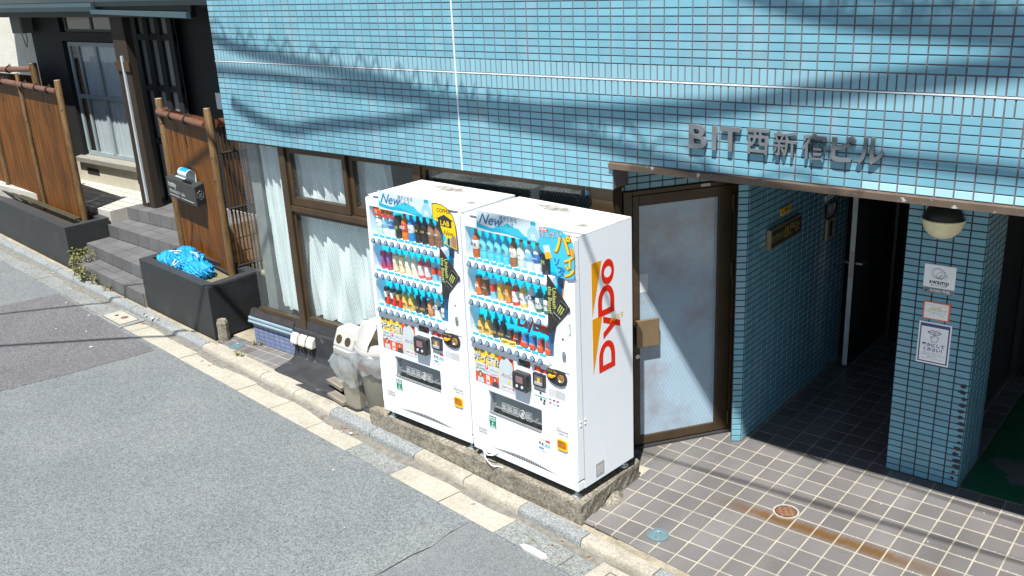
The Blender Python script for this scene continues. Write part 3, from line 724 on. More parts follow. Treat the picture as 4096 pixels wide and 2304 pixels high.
# ---- plates on the dark inner wall (it faces +x at x about 0.893)
def wall_plate(name, label, y0, y1, z0, z1, m, th=0.03, x=0.8985):
    o = thing(name, label, 'sign', (x+0.0055*(y0-1), y0, z0))
    part('plate', MB().box(0, th, 0, y1-y0, 0, z1-z0), m, o, bev=0.002)
    return o
def frame_yz(x, y, z):
    return Matrix.Translation((x, y, z)) @ Matrix.Rotation(R(90), 4, 'Z') @ Matrix.Rotation(R(90), 4, 'X')
alu_d = mat('plate_frame', S(120, 112, 90, 0.6), rough=0.4, metal=0.6, var=0.1)
npl = wall_plate('name_plate', 'framed black company name plate on the shaded entrance wall', 1.22, 1.80, 1.522, 1.680, alu_d, 0.035)
part('face', MB().box(0.034, 0.037, 0.018, 0.562, 0.016, 0.142), C_DARK, npl)
gold = mat('gold_letter', S(150, 130, 60, 0.8), rough=0.4, metal=0.4, var=0.05)
text('株式会社', 0.062, frame_yz(0.038, 0.13, 0.076), gold, npl, bold=0.02, align='CENTER')
text('信陽社', 0.098, frame_yz(0.038, 0.385, 0.080), gold, npl, bold=0.03, align='CENTER')
yp = wall_plate('name_plate', 'small yellow plate above the company name plate', 1.45, 1.65, 1.735, 1.79, mat('yellow_plate', S(190, 150, 50, 0.6), rough=0.5), 0.006)
text('BIT西新宿', 0.042, frame_yz(0.0068, 0.10, 0.027), ink, yp, bold=0.02, align='CENTER')
wp = wall_plate('name_plate', 'narrow white plate near the ceiling of the entrance wall', 2.33, 2.54, 1.655, 1.70, mat('white_plate', S(200, 200, 195, 0.6), rough=0.5), 0.006)
text('BIT Nishi-Shinjuku', 0.022, frame_yz(0.0068, 0.105, 0.022), ink, wp, align='CENTER')
bp_ = wall_plate('name_plate', 'black house name plate with two pale characters', 2.36, 2.58, 1.50, 1.615, mat('black_plate', (0.01, 0.01, 0.01), rough=0.2), 0.015)
text('藤原', 0.085, frame_yz(0.016, 0.11, 0.057), mat('pale_letter', S(200, 200, 190, 0.7), rough=0.5), bp_, align='CENTER')
ml = wall_plate('intercom', 'small metal framed intercom below the black name plate', 2.38, 2.54, 1.30, 1.48, alu_d, 0.02)
part('panel', MB().box(0.02, 0.0225, 0.05, 0.11, 0.02, 0.16), C_DARK, ml)

# ================================================================ vending machines
V_WHITE = mat('machine_white', (0.68, 0.725, 0.765), rough=0.32, var=0.015, scale=3, spec=0.45)
V_TOP = mat('machine_top', (0.60, 0.60, 0.59), rough=0.5, var=0.05, scale=30, col2=(0.13, 0.12, 0.10), mix=(0.50, 0.72), mscale=3.6)
V_GREY = mat('machine_grey', (0.30, 0.31, 0.33), rough=0.4, var=0.05)
V_BLACK = mat('machine_black', (0.022, 0.023, 0.026), rough=0.35, var=0.05)
V_CHROME = mat('machine_chrome', (0.45, 0.46, 0.48), rough=0.25, metal=0.85, var=0.05)
V_BTN = mat('button_lens', S(128, 158, 184, 1.35), rough=0.12, var=0.05, spec=0.7)
V_RING = mat('button_ring', S(52, 66, 84, 1.35), rough=0.25, var=0.03)
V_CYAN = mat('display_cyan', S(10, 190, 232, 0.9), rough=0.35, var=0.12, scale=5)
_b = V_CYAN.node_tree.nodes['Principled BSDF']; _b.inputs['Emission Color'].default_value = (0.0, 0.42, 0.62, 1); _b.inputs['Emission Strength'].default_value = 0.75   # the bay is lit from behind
V_TAG = mat('price_tag_cyan', S(0, 176, 222, 2.0), rough=0.5, var=0.02)
V_GALV = mat('galvanised', (0.55, 0.60, 0.62), rough=0.3, metal=0.8, var=0.1, scale=30)
V_PANE = glass('display_pane', (0.98, 0.99, 0.99), 0.06)
V_FLAP = glass('flap_pane', (0.55, 0.57, 0.57), 0.07)
ORANGE = mat('logo_orange', S(236, 160, 10, 1.3), rough=0.4, var=0.02)
RED = mat('logo_red', S(226, 42, 14, 1.25), rough=0.4, var=0.02)
EF, MH, MD = 0.028, 1.83, 0.603
def fy(z): return -EF*(1-z/MH)
def front(p, q, t): return (p, fy(q)-t, q)
def machine(name, label, loc, rz, W, kind):
    T = thing(name, label, 'vending machine', loc, rz, 'drink vending machines')
    # cabinet shell: back, sides, bottom; the display bay is left open
    part('cabinet', MB().box(0, W, 0.30, MD, 0.0, MH-0.004).box(0, 0.02, 0.045, 0.2995, 0.0, MH-0.004).box(W-0.02, W, 0.045, 0.2995, 0.0, MH-0.004).box(0.0205, W-0.0205, 0.045, 0.2995, 0.0, 0.86).box(0.0205, W-0.0205, 0.045, 0.2995, 1.775, MH-0.004), V_WHITE, T)
    part('roof_panel', MB().box(0.0, W, 0.03, MD, MH-0.0035, MH+0.004), V_TOP, T, bev=0.003)
    # door with openings for display bay and delivery slot
    xs = sorted([0.0, 0.03, 0.185, 0.709, 0.962, W]); zs = [0.072, 0.345, 0.523, 0.885, 1.757, MH-0.008]
    holes = [(0.03, 0.962, 0.885, 1.757), (0.185, 0.709, 0.345, 0.523)]
    mb = MB()
    for i in range(len(xs)-1):
        for j in range(len(zs)-1):
            x0, x1, z0, z1 = xs[i], xs[i+1], zs[j], zs[j+1]
            if any(h[0] <= x0 and x1 <= h[1] and h[2] <= z0 and z1 <= h[3] for h in holes): continue
            mb.add([front(x0, z0, 0), front(x1, z0, 0), front(x1, z1, 0), front(x0, z1, 0)], [(0, 1, 2, 3)])
    def wall(a, b, dep):
        mb.add([front(*a, 0), front(*b, 0), (b[0], dep, b[1]), (a[0], dep, a[1])], [(0, 1, 2, 3)])
    for h in holes:
        for a, b in (((h[0], h[2]), (h[1], h[2])), ((h[1], h[2]), (h[1], h[3])), ((h[1], h[3]), (h[0], h[3])), ((h[0], h[3]), (h[0], h[2]))): wall(a, b, 0.042)
    for a, b in (((0, zs[0]), (W, zs[0])), ((W, zs[0]), (W, zs[-1])), ((W, zs[-1]), (0, zs[-1])), ((0, zs[-1]), (0, zs[0]))): wall(a, b, 0.042)
    dr = link('door', mb.mesh('door'), V_WHITE, T)
    md = dr.modifiers.new('edge', 'BEVEL'); md.width = 0.012; md.segments = 3; md.limit_method = 'ANGLE'; md.angle_limit = R(50)
    part('skirt', MB().add([(0, -EF, 0.0), (W, -EF, 0.0), (W, -EF, 0.066), (0, -EF, 0.066), (0, 0.04, 0.0), (W, 0.04, 0.0), (W, 0.04, 0.066), (0, 0.04, 0.066)],
         [(0, 1, 2, 3), (4, 7, 6, 5), (0, 4, 5, 1), (3, 2, 6, 7), (0, 3, 7, 4), (1, 5, 6, 2)]), V_WHITE, T, bev=0.006)
    # arched vent at the foot of the door
    arch = [(0.19+0.66*i/20, 0.070+0.030*math.sin(math.pi*i/20)**1.2) for i in range(21)]
    part('vent', MB().prism([(0.19, 0.066)]+arch+[(0.85, 0.066)], front, -0.004, 0.0012), V_GREY, T)
    for i in range(34):
        x = 0.235+i*0.0172; zt = 0.064+0.028*math.sin(math.pi*(x-0.19)/0.66)**1.2
        part('vent_slot', MB().prism([(x, 0.068), (x+0.008, 0.068), (x+0.008, zt), (x, zt)], front, 0.0012, 0.0024), V_BLACK, T)
    def decal(name_, poly, m, lift=0.0, th=0.0012, parent=None):
        return part(name_, MB().prism(poly, front, lift, lift+th), m, parent or T)
    def rc(x0, x1, z0, z1): return [(x0, z0), (x1, z0), (x1, z1), (x0, z1)]
    def rr(x0, x1, z0, z1, r, n=5):
        o = []
        for cx, cz, a in ((x1-r, z1-r, 0), (x0+r, z1-r, 90), (x0+r, z0+r, 180), (x1-r, z0+r, 270)):
            for k in range(n): o.append((cx+r*math.cos(R(a+90*k/(n-1))), cz+r*math.sin(R(a+90*k/(n-1)))))
        return o
    def disc(cx, cz, r, n=20, rz_=None): return [(cx+r*math.cos(2*math.pi*k/n), cz+(rz_ or r)*math.sin(2*math.pi*k/n)) for k in range(n)]
    def tx(body, size, x, z, m, lift, parent=None, bold=0.0, rot=0.0, align='CENTER', shear=0.0, sx=1.0, name='lettering'):
        text(body, size, Matrix.Translation((x, fy(z)-lift-0.0004, z)) @ Matrix.Rotation(R(90)-math.atan(EF/MH), 4, 'X') @ Matrix.Rotation(rot, 4, 'Z'), m, parent or T, name=name, bold=bold, align=align, shear=shear, sx=sx)
    # ---- display bay
    part('bay_lining', MB().box(0.022, 0.030, 0.043, 0.2990, 0.87, 1.77), V_WHITE, T)
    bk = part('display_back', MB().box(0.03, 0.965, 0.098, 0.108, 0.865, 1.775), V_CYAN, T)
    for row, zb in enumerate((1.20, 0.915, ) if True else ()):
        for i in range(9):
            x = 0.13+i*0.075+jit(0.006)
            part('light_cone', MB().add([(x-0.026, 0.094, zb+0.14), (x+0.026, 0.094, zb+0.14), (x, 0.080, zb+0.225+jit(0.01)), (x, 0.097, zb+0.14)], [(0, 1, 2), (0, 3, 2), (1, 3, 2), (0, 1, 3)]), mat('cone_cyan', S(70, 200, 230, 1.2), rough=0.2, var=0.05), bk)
    for z in (1.475, 1.19, 0.895):
        part('shelf', MB().box(0.031, 0.845, 0.004, 0.097, z-0.004, z+0.050), V_WHITE, T)
    # right hand curved white panel with orange and blue bands behind the pane
    curve = [(0.965, 1.56), (0.957, 1.50), (0.942, 1.40), (0.915, 1.30), (0.882, 1.20), (0.860, 1.11), (0.850, 1.0), (0.848, 0.88)]
    def band(d0, d1, y, m, nm):
        l = [(x-d0, z) for x, z in curve]; r_ = [(x-d1, z) for x, z in curve]
        return part(nm, MB().py(l+r_[::-1], y-0.0015, y), m, T)
    band(-0.001, 0.036, 0.022, ORANGE, 'orange_band')
    band(0.036, 0.085, 0.024, mat('band_blue', S(20, 110, 168, 1.3), rough=0.4, var=0.05), 'blue_band')
    part('side_panel', MB().prism(curve+[(0.985, 0.88), (0.985, 1.56)], front, -0.012, 0.006), V_WHITE, T, bev=0.004)
    # ---- shelf bars with ten buttons and tags each
    for k, z in enumerate((1.489, 1.204, 0.917)):
        y0 = fy(z)
        bar = part('button_bar', MB().tube([(0.046, y0-0.004, z), (0.050, y0-0.004, z), (0.803, y0-0.004, z), (0.808, y0-0.004, z)], [0.018, 0.029, 0.029, 0.018], 16), V_WHITE, T, smooth=40)
        for i in range(10):
            x = 0.091+0.0730*i
            b = part('button', MB().lathe([(0.0245, 0), (0.0245, 0.004), (0.0215, 0.007), (0.0, 0.0075)], 16).xf(Matrix.Translation((x, y0-0.0345, z+0.003)) @ Matrix.Rotation(R(90), 4, 'X') @ Matrix.Translation((0, 0, -0.004))), V_RING, bar, smooth=35)
            part('lens', MB().lathe([(0.0195, 0), (0.016, 0.003), (0, 0.0035)], 14).xf(Matrix.Translation((x-0.001, y0-0.0382, z+0.003)) @ Matrix.Rotation(R(90), 4, 'X')), V_BTN, b)
            tagm, tw = V_TAG, 0.028
            if kind == 'right' and k == 2 and i in (4, 5): tagm, tw = flat('tag_yellow', (250, 226, 110)), 0.034
            hgt = 0.016 if tw < 0.03 else 0.036
            zt = z+0.0315
            pt = part('price_tag', MB().add([(x-tw, y0-0.010, zt), (x+tw, y0-0.010, zt), (x+tw, y0+0.001, zt+hgt), (x-tw, y0+0.001, zt+hgt), (x-tw, y0+0.002, zt-0.002), (x+tw, y0+0.002, zt-0.002)], [(0, 1, 2, 3), (4, 3, 2, 5), (0, 4, 5, 1), (0, 3, 4), (1, 5, 2)]), tagm, bar)
            if tw > 0.03:
                text('100円', 0.026, Matrix.Translation((x, y0-0.0068, zt+0.016)) @ Matrix.Rotation(R(73), 4, 'X'), ink, bar, bold=0.03, align='CENTER')
            else:
                text('つめた〜い', 0.0085, Matrix.Translation((x, y0-0.0062, zt+0.008)) @ Matrix.Rotation(R(55), 4, 'X'), flat('tag_white', (190, 232, 246), f=2.2), bar, align='CENTER')
    # ---- pane over the bay
    part('display_pane', MB().add([(0.031, fy(0.886)+0.004, 0.886), (0.961, fy(0.886)+0.004, 0.886), (0.961, fy(1.756)+0.004, 1.756), (0.031, fy(1.756)+0.004, 1.756)], [(0, 1, 2, 3)]), V_PANE, T)
    # ---- top banner
    ban = decal('banner', rc(0.168, 0.770, 1.750, 1.895), flat('banner_white', (214, 232, 240)), 0.008, 0.002)
    wav = [(0.169, 1.822)]+[(0.169+0.600*i/18, 1.812-0.030*math.sin(i*0.5)-0.0012*i+(0.012 if i % 3 == 0 else 0)) for i in range(19)]+[(0.769, 1.751), (0.6, 1.751), (0.45, 1.772), (0.32, 1.760), (0.169, 1.772)]
    decal('wave', wav, flat('wave_cyan', (60, 200, 226)), 0.0101, 0.0006, ban)
    wav2 = [(0.169, 1.800), (0.30, 1.786), (0.42, 1.790), (0.52, 1.765), (0.64, 1.770), (0.769, 1.752), (0.62, 1.753), (0.46, 1.768), (0.30, 1.764), (0.169, 1.776)]
    decal('wave', wav2, flat('wave_aqua', (10, 180, 220)), 0.0108, 0.0006, ban)
    blue = flat('script_blue', (20, 120, 175))
    tx('New', 0.105, 0.295, 1.838, blue, 0.0116, ban, bold=0.006, shear=0.45, sx=1.05)
    tx('透きとおる', 0.034, 0.475, 1.868, blue, 0.0116, ban)
    tx('おいしさ', 0.034, 0.460, 1.834, blue, 0.0116, ban)
    bt = [(0.652, 1.758), (0.742, 1.758), (0.752, 1.79), (0.744, 1.83), (0.722, 1.855), (0.718, 1.864), (0.724, 1.864), (0.724, 1.888), (0.682, 1.888), (0.682, 1.864), (0.688, 1.864), (0.682, 1.855), (0.654, 1.83), (0.646, 1.79)]
    decal('bottle_print', bt, flat('bottle_pale', (160, 216, 232)), 0.0116, 0.0005, ban)
    decal('cap_print', rc(0.682, 0.724, 1.866, 1.889), flat('cap_cyan', (30, 170, 210)), 0.0123, 0.0005, ban)
    tx('水', 0.058, 0.700, 1.785, flat('kanji_white', (245, 250, 252)), 0.0124, ban, bold=0.01)
    # ---- corner sign and black diamond board
    if kind == 'right':
        poly = [(0.760, 1.860), (0.80, 1.872), (0.87, 1.876), (0.94, 1.868), (1.00, 1.845), (1.04, 1.805), (1.052, 1.757), (1.050, 1.575)]+[(1.04, 1.562), (0.99, 1.552), (0.925, 1.552), (0.908, 1.565), (0.87, 1.64), (0.82, 1.675), (0.775, 1.70), (0.755, 1.75)]
        cs = decal('corner_sign', poly, flat('aqua_bright', (70, 205, 235)), 0.012, 0.002)
        ylw, brn, dk = flat('pop_yellow', (255, 214, 0)), flat('pop_brown', (150, 62, 20)), flat('pop_navy', (24, 62, 120))
        decal('badge', [(0.756, 1.862), (0.785, 1.868), (0.84, 1.858), (0.835, 1.846), (0.80, 1.842), (0.765, 1.838)], flat('badge_red', (224, 40, 30)), 0.0141, 0.0006, cs)
        tx('NEW', 0.026, 0.795, 1.853, flat('kanji_white', (245, 250, 252)), 0.0148, cs, bold=0.03)
        tx('冷え冷え!', 0.047, 0.855, 1.826, dk, 0.0143, cs, bold=0.05, rot=R(8))
        tx('冷え冷え!', 0.047, 0.855, 1.826, flat('kanji_white', (245, 250, 252)), 0.0150, cs, bold=0.004, rot=R(8))
        for ch, x, z, sz in (('パ', 0.955, 1.765, 0.145), ('イ', 1.010, 1.665, 0.105), ('ン', 1.008, 1.600, 0.10)):
            tx(ch, sz, x+0.003, z-0.004, brn, 0.0143, cs, bold=0.055)
            tx(ch, sz, x, z, ylw, 0.0152, cs, bold=0.022)
        for ch, x, z in (('ソ', 0.905, 1.648), ('ー', 0.932, 1.612), ('ダ', 0.945, 1.580)):
            tx(ch, 0.062, x, z, flat('pop_blue', (30, 120, 190)), 0.0148, cs, bold=0.035)
        can = [(0.79, 1.745), (0.842, 1.757), (0.862, 1.672), (0.812, 1.655)]
        decal('can_print', can, flat('can_pale', (215, 238, 242)), 0.0150, 0.0006, cs)
        decal('can_print', [(0.800, 1.700), (0.851, 1.712), (0.862, 1.672), (0.812, 1.655)], flat('can_pine', (245, 190, 50)), 0.0157, 0.0006, cs)
        decal('fruit_print', disc(1.036, 1.74, 0.016, 12, 0.03), flat('pine_orange', (240, 165, 40)), 0.0150, 0.0006, cs)
    else:
        poly = [(0.770, 1.865), (0.81, 1.874), (0.87, 1.868), (0.93, 1.845), (0.97, 1.80), (0.99, 1.745), (0.998, 1.66), (1.002, 1.565), (0.995, 1.557), (0.90, 1.575), (0.875, 1.582), (0.872, 1.592), (0.896, 1.628), (0.86, 1.67), (0.83, 1.735), (0.775, 1.758), (0.768, 1.77)]
        big_ = [(p[0]+(p[0]-0.885)*0.05, p[1]+(p[1]-1.72)*0.05) for p in poly]
        cs = decal('corner_sign', big_, V_BLACK, 0.012, 0.0015)
        decal('sign_face', poly, flat('lab_yellow', (252, 214, 0)), 0.0136, 0.0006, cs)
        decal('sign_face', [(0.997, 1.66), (1.000, 1.568), (0.90, 1.578), (0.878, 1.585), (0.90, 1.628), (0.93, 1.638)], flat('lab_green', (168, 190, 160)), 0.0143, 0.0005, cs)
        tx('COFFEE', 0.040, 0.880, 1.828, ink, 0.0143, cs, bold=0.015)
        house = [(0.80, 1.765), (0.82, 1.765), (0.82, 1.715), (0.955, 1.712), (0.955, 1.762), (0.975, 1.765), (0.885, 1.803)]
        decal('emblem', house, V_BLACK, 0.0143, 0.0006, cs)
        tx('LAB', 0.054, 0.888, 1.738, flat('lab_yellow', (252, 214, 0)), 0.0150, cs, bold=0.02)
        tx('New', 0.050, 0.915, 1.668, ink, 0.0145, cs, shear=0.4)
        decal('bottle_print', [(0.945, 1.575), (0.995, 1.568), (0.996, 1.63), (0.985, 1.645), (0.98, 1.66), (0.96, 1.66), (0.956, 1.645), (0.946, 1.63)], flat('latte', (176, 130, 96)), 0.0150, 0.0006, cs)
        decal('bottle_print', [(0.908, 1.583), (0.930, 1.580), (0.931, 1.622), (0.924, 1.634), (0.914, 1.634), (0.908, 1.622)], V_BLACK, 0.0150, 0.0006, cs)
    bb = decal('diamond_board', [(0.809, 1.556), (0.818, 1.548), (1.004, 1.352), (1.008, 1.342), (0.998, 1.328), (0.828, 1.142), (0.816, 1.136), (0.810, 1.146)], flat('board_black', (46, 46, 44)), 0.009, 0.002)
    lime = flat('lime', (190, 200, 110))
    tx('Unleash', 0.047, 0.872, 1.395, lime, 0.0114, bb, bold=0.02, rot=R(-90))
    tx('the Beast!', 0.047, 0.832, 1.375, lime, 0.0114, bb, bold=0.02, rot=R(-90))
    ca, sa = math.cos(R(-33)), math.sin(R(-33))
    def rot(poly, cx, cz): return [(cx+x*ca-z*sa, cz+x*sa+z*ca) for x, z in poly]
    canp = rot([(-0.034, -0.075), (0.034, -0.075), (0.038, -0.06), (0.038, 0.055), (0.030, 0.072), (-0.030, 0.072), (-0.038, 0.055), (-0.038, -0.06)], 0.918, 1.315)
    decal('can_print', canp, flat('can_edge', (130, 135, 130)), 0.0111, 0.0005, bb)
    decal('can_print', [(0.918+(x-0.918)*0.93, 1.315+(z-1.315)*0.96) for x, z in canp], flat('can_black', (30, 30, 30)), 0.0117, 0.0005, bb)
    for k in (-1, 0, 1):
        cl = [(k*0.017-0.006, 0.042), (k*0.017+0.006, 0.045), (k*0.017+0.004, 0.02), (k*0.017+0.007, -0.002), (k*0.015+0.001, -0.028-0.006*(k == 0)), (k*0.017-0.004, 0.0), (k*0.017-0.003, 0.02)]
        decal('claw_mark', rot(cl, 0.918, 1.315), flat('claw', (186, 196, 110)), 0.0123, 0.0006, bb)
    tx('MONSTER', 0.0155, 0.893, 1.279, flat('can_txt', (190, 200, 205)), 0.0124, bb, bold=0.02, rot=R(-33))
    # ---- campaign poster
    po = decal('poster', rr(0.062, 0.463, 0.573, 0.842, 0.010), flat('poster_pale', (206, 220, 226)), 0.0, 0.0012)
    decal('panel_print', rc(0.064, 0.305, 0.668, 0.839), flat('poster_yellow', (250, 214, 70)), 0.0014, 0.0005, po)
    decal('panel_print', rc(0.064, 0.305, 0.577, 0.668), flat('poster_orange', (232, 88, 46)), 0.0014, 0.0005, po)
    decal('panel_print', [(0.305, 0.839), (0.452, 0.839), (0.461, 0.830), (0.461, 0.74), (0.35, 0.738), (0.305, 0.80)], flat('poster_orange', (232, 88, 46)), 0.0014, 0.0005, po)
    decal('panel_print', disc(0.386, 0.770, 0.066, 24), flat('circle_pale', (206, 220, 226)), 0.0021, 0.0005, po)
    decal('panel_print', rr(0.072, 0.298, 0.658, 0.735, 0.008), flat('bubble', (208, 222, 230)), 0.0021, 0.0005, po)
    tx('自販機で', 0.026, 0.125, 0.826, ink, 0.0022, po, bold=0.03)
    tx('ポイ活!?', 0.072, 0.187, 0.768, ink, 0.0021, po, bold=0.075)
    tx('ポイ活!?', 0.072, 0.185, 0.772, flat('pop_grey', (215, 228, 240)), 0.0029, po, bold=0.022)
    tx('amazon', 0.022, 0.115, 0.715, ink, 0.0028, po); tx('gift card', 0.026, 0.118, 0.690, ink, 0.0028, po)
    decal('badge', rr(0.168, 0.200, 0.698, 0.729, 0.004), flat('badge_red2', (230, 60, 40)), 0.0028, 0.0005, po)
    tx('P', 0.030, 0.184, 0.713, flat('kanji_white', (245, 250, 252)), 0.0035, po, bold=0.03); tx('ポイント', 0.018, 0.187, 0.680, ink, 0.0028, po)
    tx('LINE', 0.018, 0.238, 0.705, flat('txt_olive', (110, 130, 80)), 0.0028, po); tx('R POINT', 0.014, 0.275, 0.700, flat('txt_red', (190, 50, 60)), 0.0028, po); tx('petitGIFT', 0.017, 0.262, 0.672, flat('txt_rose', (200, 80, 110)), 0.0028, po)
    skin, hair, suit = flat('skin', (226, 184, 160)), flat('hair', (70, 44, 36)), flat('suit', (70, 76, 88))
    decal('person_print', [(0.085, 0.578), (0.150, 0.578), (0.148, 0.612), (0.130, 0.628), (0.104, 0.628), (0.086, 0.612)], flat('blouse', (205, 215, 225)), 0.0021, 0.0005, po)
    decal('person_print', disc(0.117, 0.645, 0.020, 14, 0.026), hair, 0.0028, 0.0005, po); decal('person_print', disc(0.117, 0.643, 0.012, 14, 0.016), skin, 0.0034, 0.0005, po)
    decal('person_print', [(0.236, 0.578), (0.302, 0.578), (0.296, 0.612), (0.278, 0.625), (0.258, 0.625), (0.240, 0.606)], suit, 0.0021, 0.0005, po)
    decal('person_print', disc(0.266, 0.638, 0.015, 14, 0.020), hair, 0.0028, 0.0005, po); decal('person_print', disc(0.266, 0.633, 0.011, 14, 0.014), skin, 0.0034, 0.0005, po)
    decal('phone_print', rr(0.176, 0.212, 0.580, 0.650, 0.004), flat('phone', (240, 225, 215)), 0.0028, 0.0005, po); decal('phone_print', disc(0.194, 0.610, 0.010, 12), flat('badge_red2', (230, 60, 40)), 0.0035, 0.0005, po)
    decal('bottle_print', rr(0.398, 0.420, 0.640, 0.672, 0.003), flat('poster_yellow', (250, 214, 70)), 0.0014, 0.0005, po); decal('badge', disc(0.440, 0.650, 0.011, 14), flat('cream', (235, 225, 190)), 0.0014, 0.0005, po)
    tx('無料アプリ', 0.015, 0.385, 0.706, flat('txt_red', (190, 50, 60)), 0.0014, po, bold=0.03); tx('ダウンロードはコチラ', 0.013, 0.395, 0.690, flat('txt_red', (190, 50, 60)), 0.0014, po, bold=0.03)
    decal('label_print', rc(0.352, 0.452, 0.592, 0.622), flat('kanji_white', (245, 250, 252)), 0.0014, 0.0005, po); tx('160P DL速信!', 0.021, 0.402, 0.607, flat('txt_red', (190, 50, 60)), 0.0021, po, bold=0.03)
    # ---- payment panel
    cr = part('card_reader', MB().prism(rr(0.489, 0.630, 0.650, 0.785, 0.012), front, 0.0, 0.052), V_BLACK, T, bev=0.006)
    decal('screen', rc(0.525, 0.592, 0.712, 0.762), mat('reader_screen', S(140, 112, 116, 1.3), rough=0.1, var=0.1), 0.0522, 0.001, cr)
    for x, z in ((0.535, 0.685), (0.585, 0.685)): decal('key', disc(x, z, 0.011, 14), flat('key_white', (225, 230, 235)), 0.0522, 0.003, cr)
    for x, z in ((0.505, 0.770), (0.612, 0.770), (0.508, 0.664), (0.612, 0.664)): decal('screw', disc(x, z, 0.0035, 8), V_CHROME, 0.0522, 0.002, cr)
    led = decal('price_display', rc(0.512, 0.622, 0.822, 0.868), V_BLACK, 0.0, 0.003)
    tx('販売中', 0.017, 0.602, 0.853, flat('led_red', (230, 60, 50)), 0.0034, led, bold=0.03); decal('key', disc(0.522, 0.836, 0.005, 10), V_CHROME, 0.0031, 0.001, led)
    bs = decal('bill_slot', rr(0.660, 0.768, 0.716, 0.812, 0.006), V_BLACK, 0.0, 0.020)
    decal('slot_mouth', rc(0.676, 0.752, 0.728, 0.798), mat('slot_grey', (0.10, 0.10, 0.105), rough=0.5, var=0.1), 0.0202, 0.001, bs)
    decal('slot_lip', rc(0.680, 0.748, 0.732, 0.752), V_GREY, 0.0214, 0.006, bs); decal('bill_symbol', rr(0.703, 0.727, 0.750, 0.784, 0.003), flat('symbol_yellow', (240, 190, 60)), 0.0214, 0.001, bs)
    cu = [(0.779, 0.835), (0.785, 0.868), (0.81, 0.876), (0.86, 0.876), (0.90, 0.884), (0.94, 0.874), (0.960, 0.845), (0.962, 0.815), (0.945, 0.785), (0.91, 0.770), (0.86, 0.770), (0.82, 0.782), (0.792, 0.805)]
    co = decal('coin_unit', cu, V_BLACK, 0.0, 0.012)
    decal('dial_recess', disc(0.835, 0.818, 0.032, 20), mat('dial_dark', (0.008, 0.008, 0.008), rough=0.4), 0.0121, 0.001, co)
    part('return_lever', MB().prism([(0.800, 0.832), (0.812, 0.842), (0.835, 0.838), (0.868, 0.846), (0.870, 0.834), (0.838, 0.816), (0.812, 0.818), (0.803, 0.822)], front, 0.0132, 0.024), mat('lever_yellow', S(245, 170, 20, 1.3), rough=0.3), co, bev=0.003)
    part('coin_ring', MB().lathe([(0.026, 0), (0.029, 0.002), (0.029, 0.006), (0.026, 0.007), (0.024, 0.004)], 22).xf(Matrix.Translation((0.918, fy(0.83)-0.0122, 0.83)) @ Matrix.Rotation(R(90), 4, 'X')), mat('ring_brass', S(200, 150, 80, 1.3), rough=0.3, metal=0.5), co)
    decal('coin_plate', disc(0.918, 0.830, 0.022, 20), V_CHROME, 0.0122, 0.004, co); decal('coin_mouth', rc(0.904, 0.932, 0.829, 0.833), V_BLACK, 0.0164, 0.001, co)
    tx('おつり・返却', 0.014, 0.835, 0.862, flat('symbol_yellow', (240, 190, 60)), 0.0122, co, bold=0.02)
    lk = decal('lock_plate', rr(0.918, 0.968, 0.945, 1.043, 0.024, 6), V_GREY, 0.0, 0.004)
    decal('lock_face', rr(0.926, 0.960, 0.955, 1.033, 0.016, 6), V_CHROME, 0.0041, 0.003, lk); decal('lock_barrel', disc(0.943, 1.008, 0.013, 14), V_CHROME, 0.0072, 0.006, lk)
    kh = decal('key_lock', disc(0.935, 1.118, 0.011, 14), V_CHROME, 0.0, 0.006); decal('key_slit', rc(0.928, 0.942, 1.1165, 1.1195), V_BLACK, 0.0062, 0.0008, kh)
    # ---- stickers
    stw = flat('sticker_white', (240, 244, 246)); txg = flat('txt_grey', (120, 126, 134))
    ok = decal('sticker', rc(0.862, 0.925, 0.905, 0.945), flat('sticker_cream', (228, 226, 208)), 0.0, 0.0008); tx('OK', 0.018, 0.910, 0.932, flat('txt_red', (190, 50, 60)), 0.0009, ok, bold=0.03); decal('coin_print', disc(0.878, 0.925, 0.011, 12), V_GREY, 0.0009, 0.0004, ok)
    r1 = decal('sticker', [(0.660, 0.822), (0.770, 0.822), (0.770, 0.848), (0.720, 0.848), (0.720, 0.862), (0.660, 0.862)], flat('sticker_red', (232, 66, 36)), 0.0, 0.0008); tx('千円札 使えます', 0.012, 0.692, 0.852, stw, 0.0009, r1, bold=0.02)
    s2 = decal('sticker', rc(0.654, 0.772, 0.583, 0.688), stw, 0.0, 0.0008)
    if kind == 'right':
        decal('stripe_print', rc(0.655, 0.771, 0.630, 0.637), flat('teal_bar', (40, 180, 190)), 0.0009, 0.0004, s2); decal('stripe_print', rc(0.655, 0.771, 0.678, 0.682), flat('sticker_red', (232, 66, 36)), 0.0009, 0.0004, s2)
        for x, z in ((0.712, 0.662), (0.716, 0.615), (0.748, 0.612), (0.742, 0.590)): decal('icon_print', rr(x-0.009, x+0.009, z-0.010, z+0.010, 0.003), flat('icon_dark', (60, 66, 74)), 0.0009, 0.0004, s2)
        for x, z, c in ((0.80, 0.640, (150, 160, 110)), (0.835, 0.640, (90, 90, 96)), (0.868, 0.640, (224, 70, 130)), (0.800, 0.612, (230, 80, 110)), (0.868, 0.612, (40, 170, 170)), (0.835, 0.612, (170, 210, 220))):
            decal('payment_mark', rr(x-0.012, x+0.012, z-0.007, z+0.007, 0.003), flat('pm_%d_%d' % (c[0], c[1]), c), 0.0, 0.0008)
        s3 = decal('sticker', rc(0.675, 0.828, 0.197, 0.313), stw, 0.0, 0.0008); base = (0.675, 0.313)
        gs = decal('sticker', rr(0.924, 0.998, 1.150, 1.238, 0.012), flat('eco_green', (60, 160, 110)), 0.0, 0.0008)
        decal('panel_print', rc(0.930, 0.992, 1.166, 1.222), stw, 0.0009, 0.0004, gs)
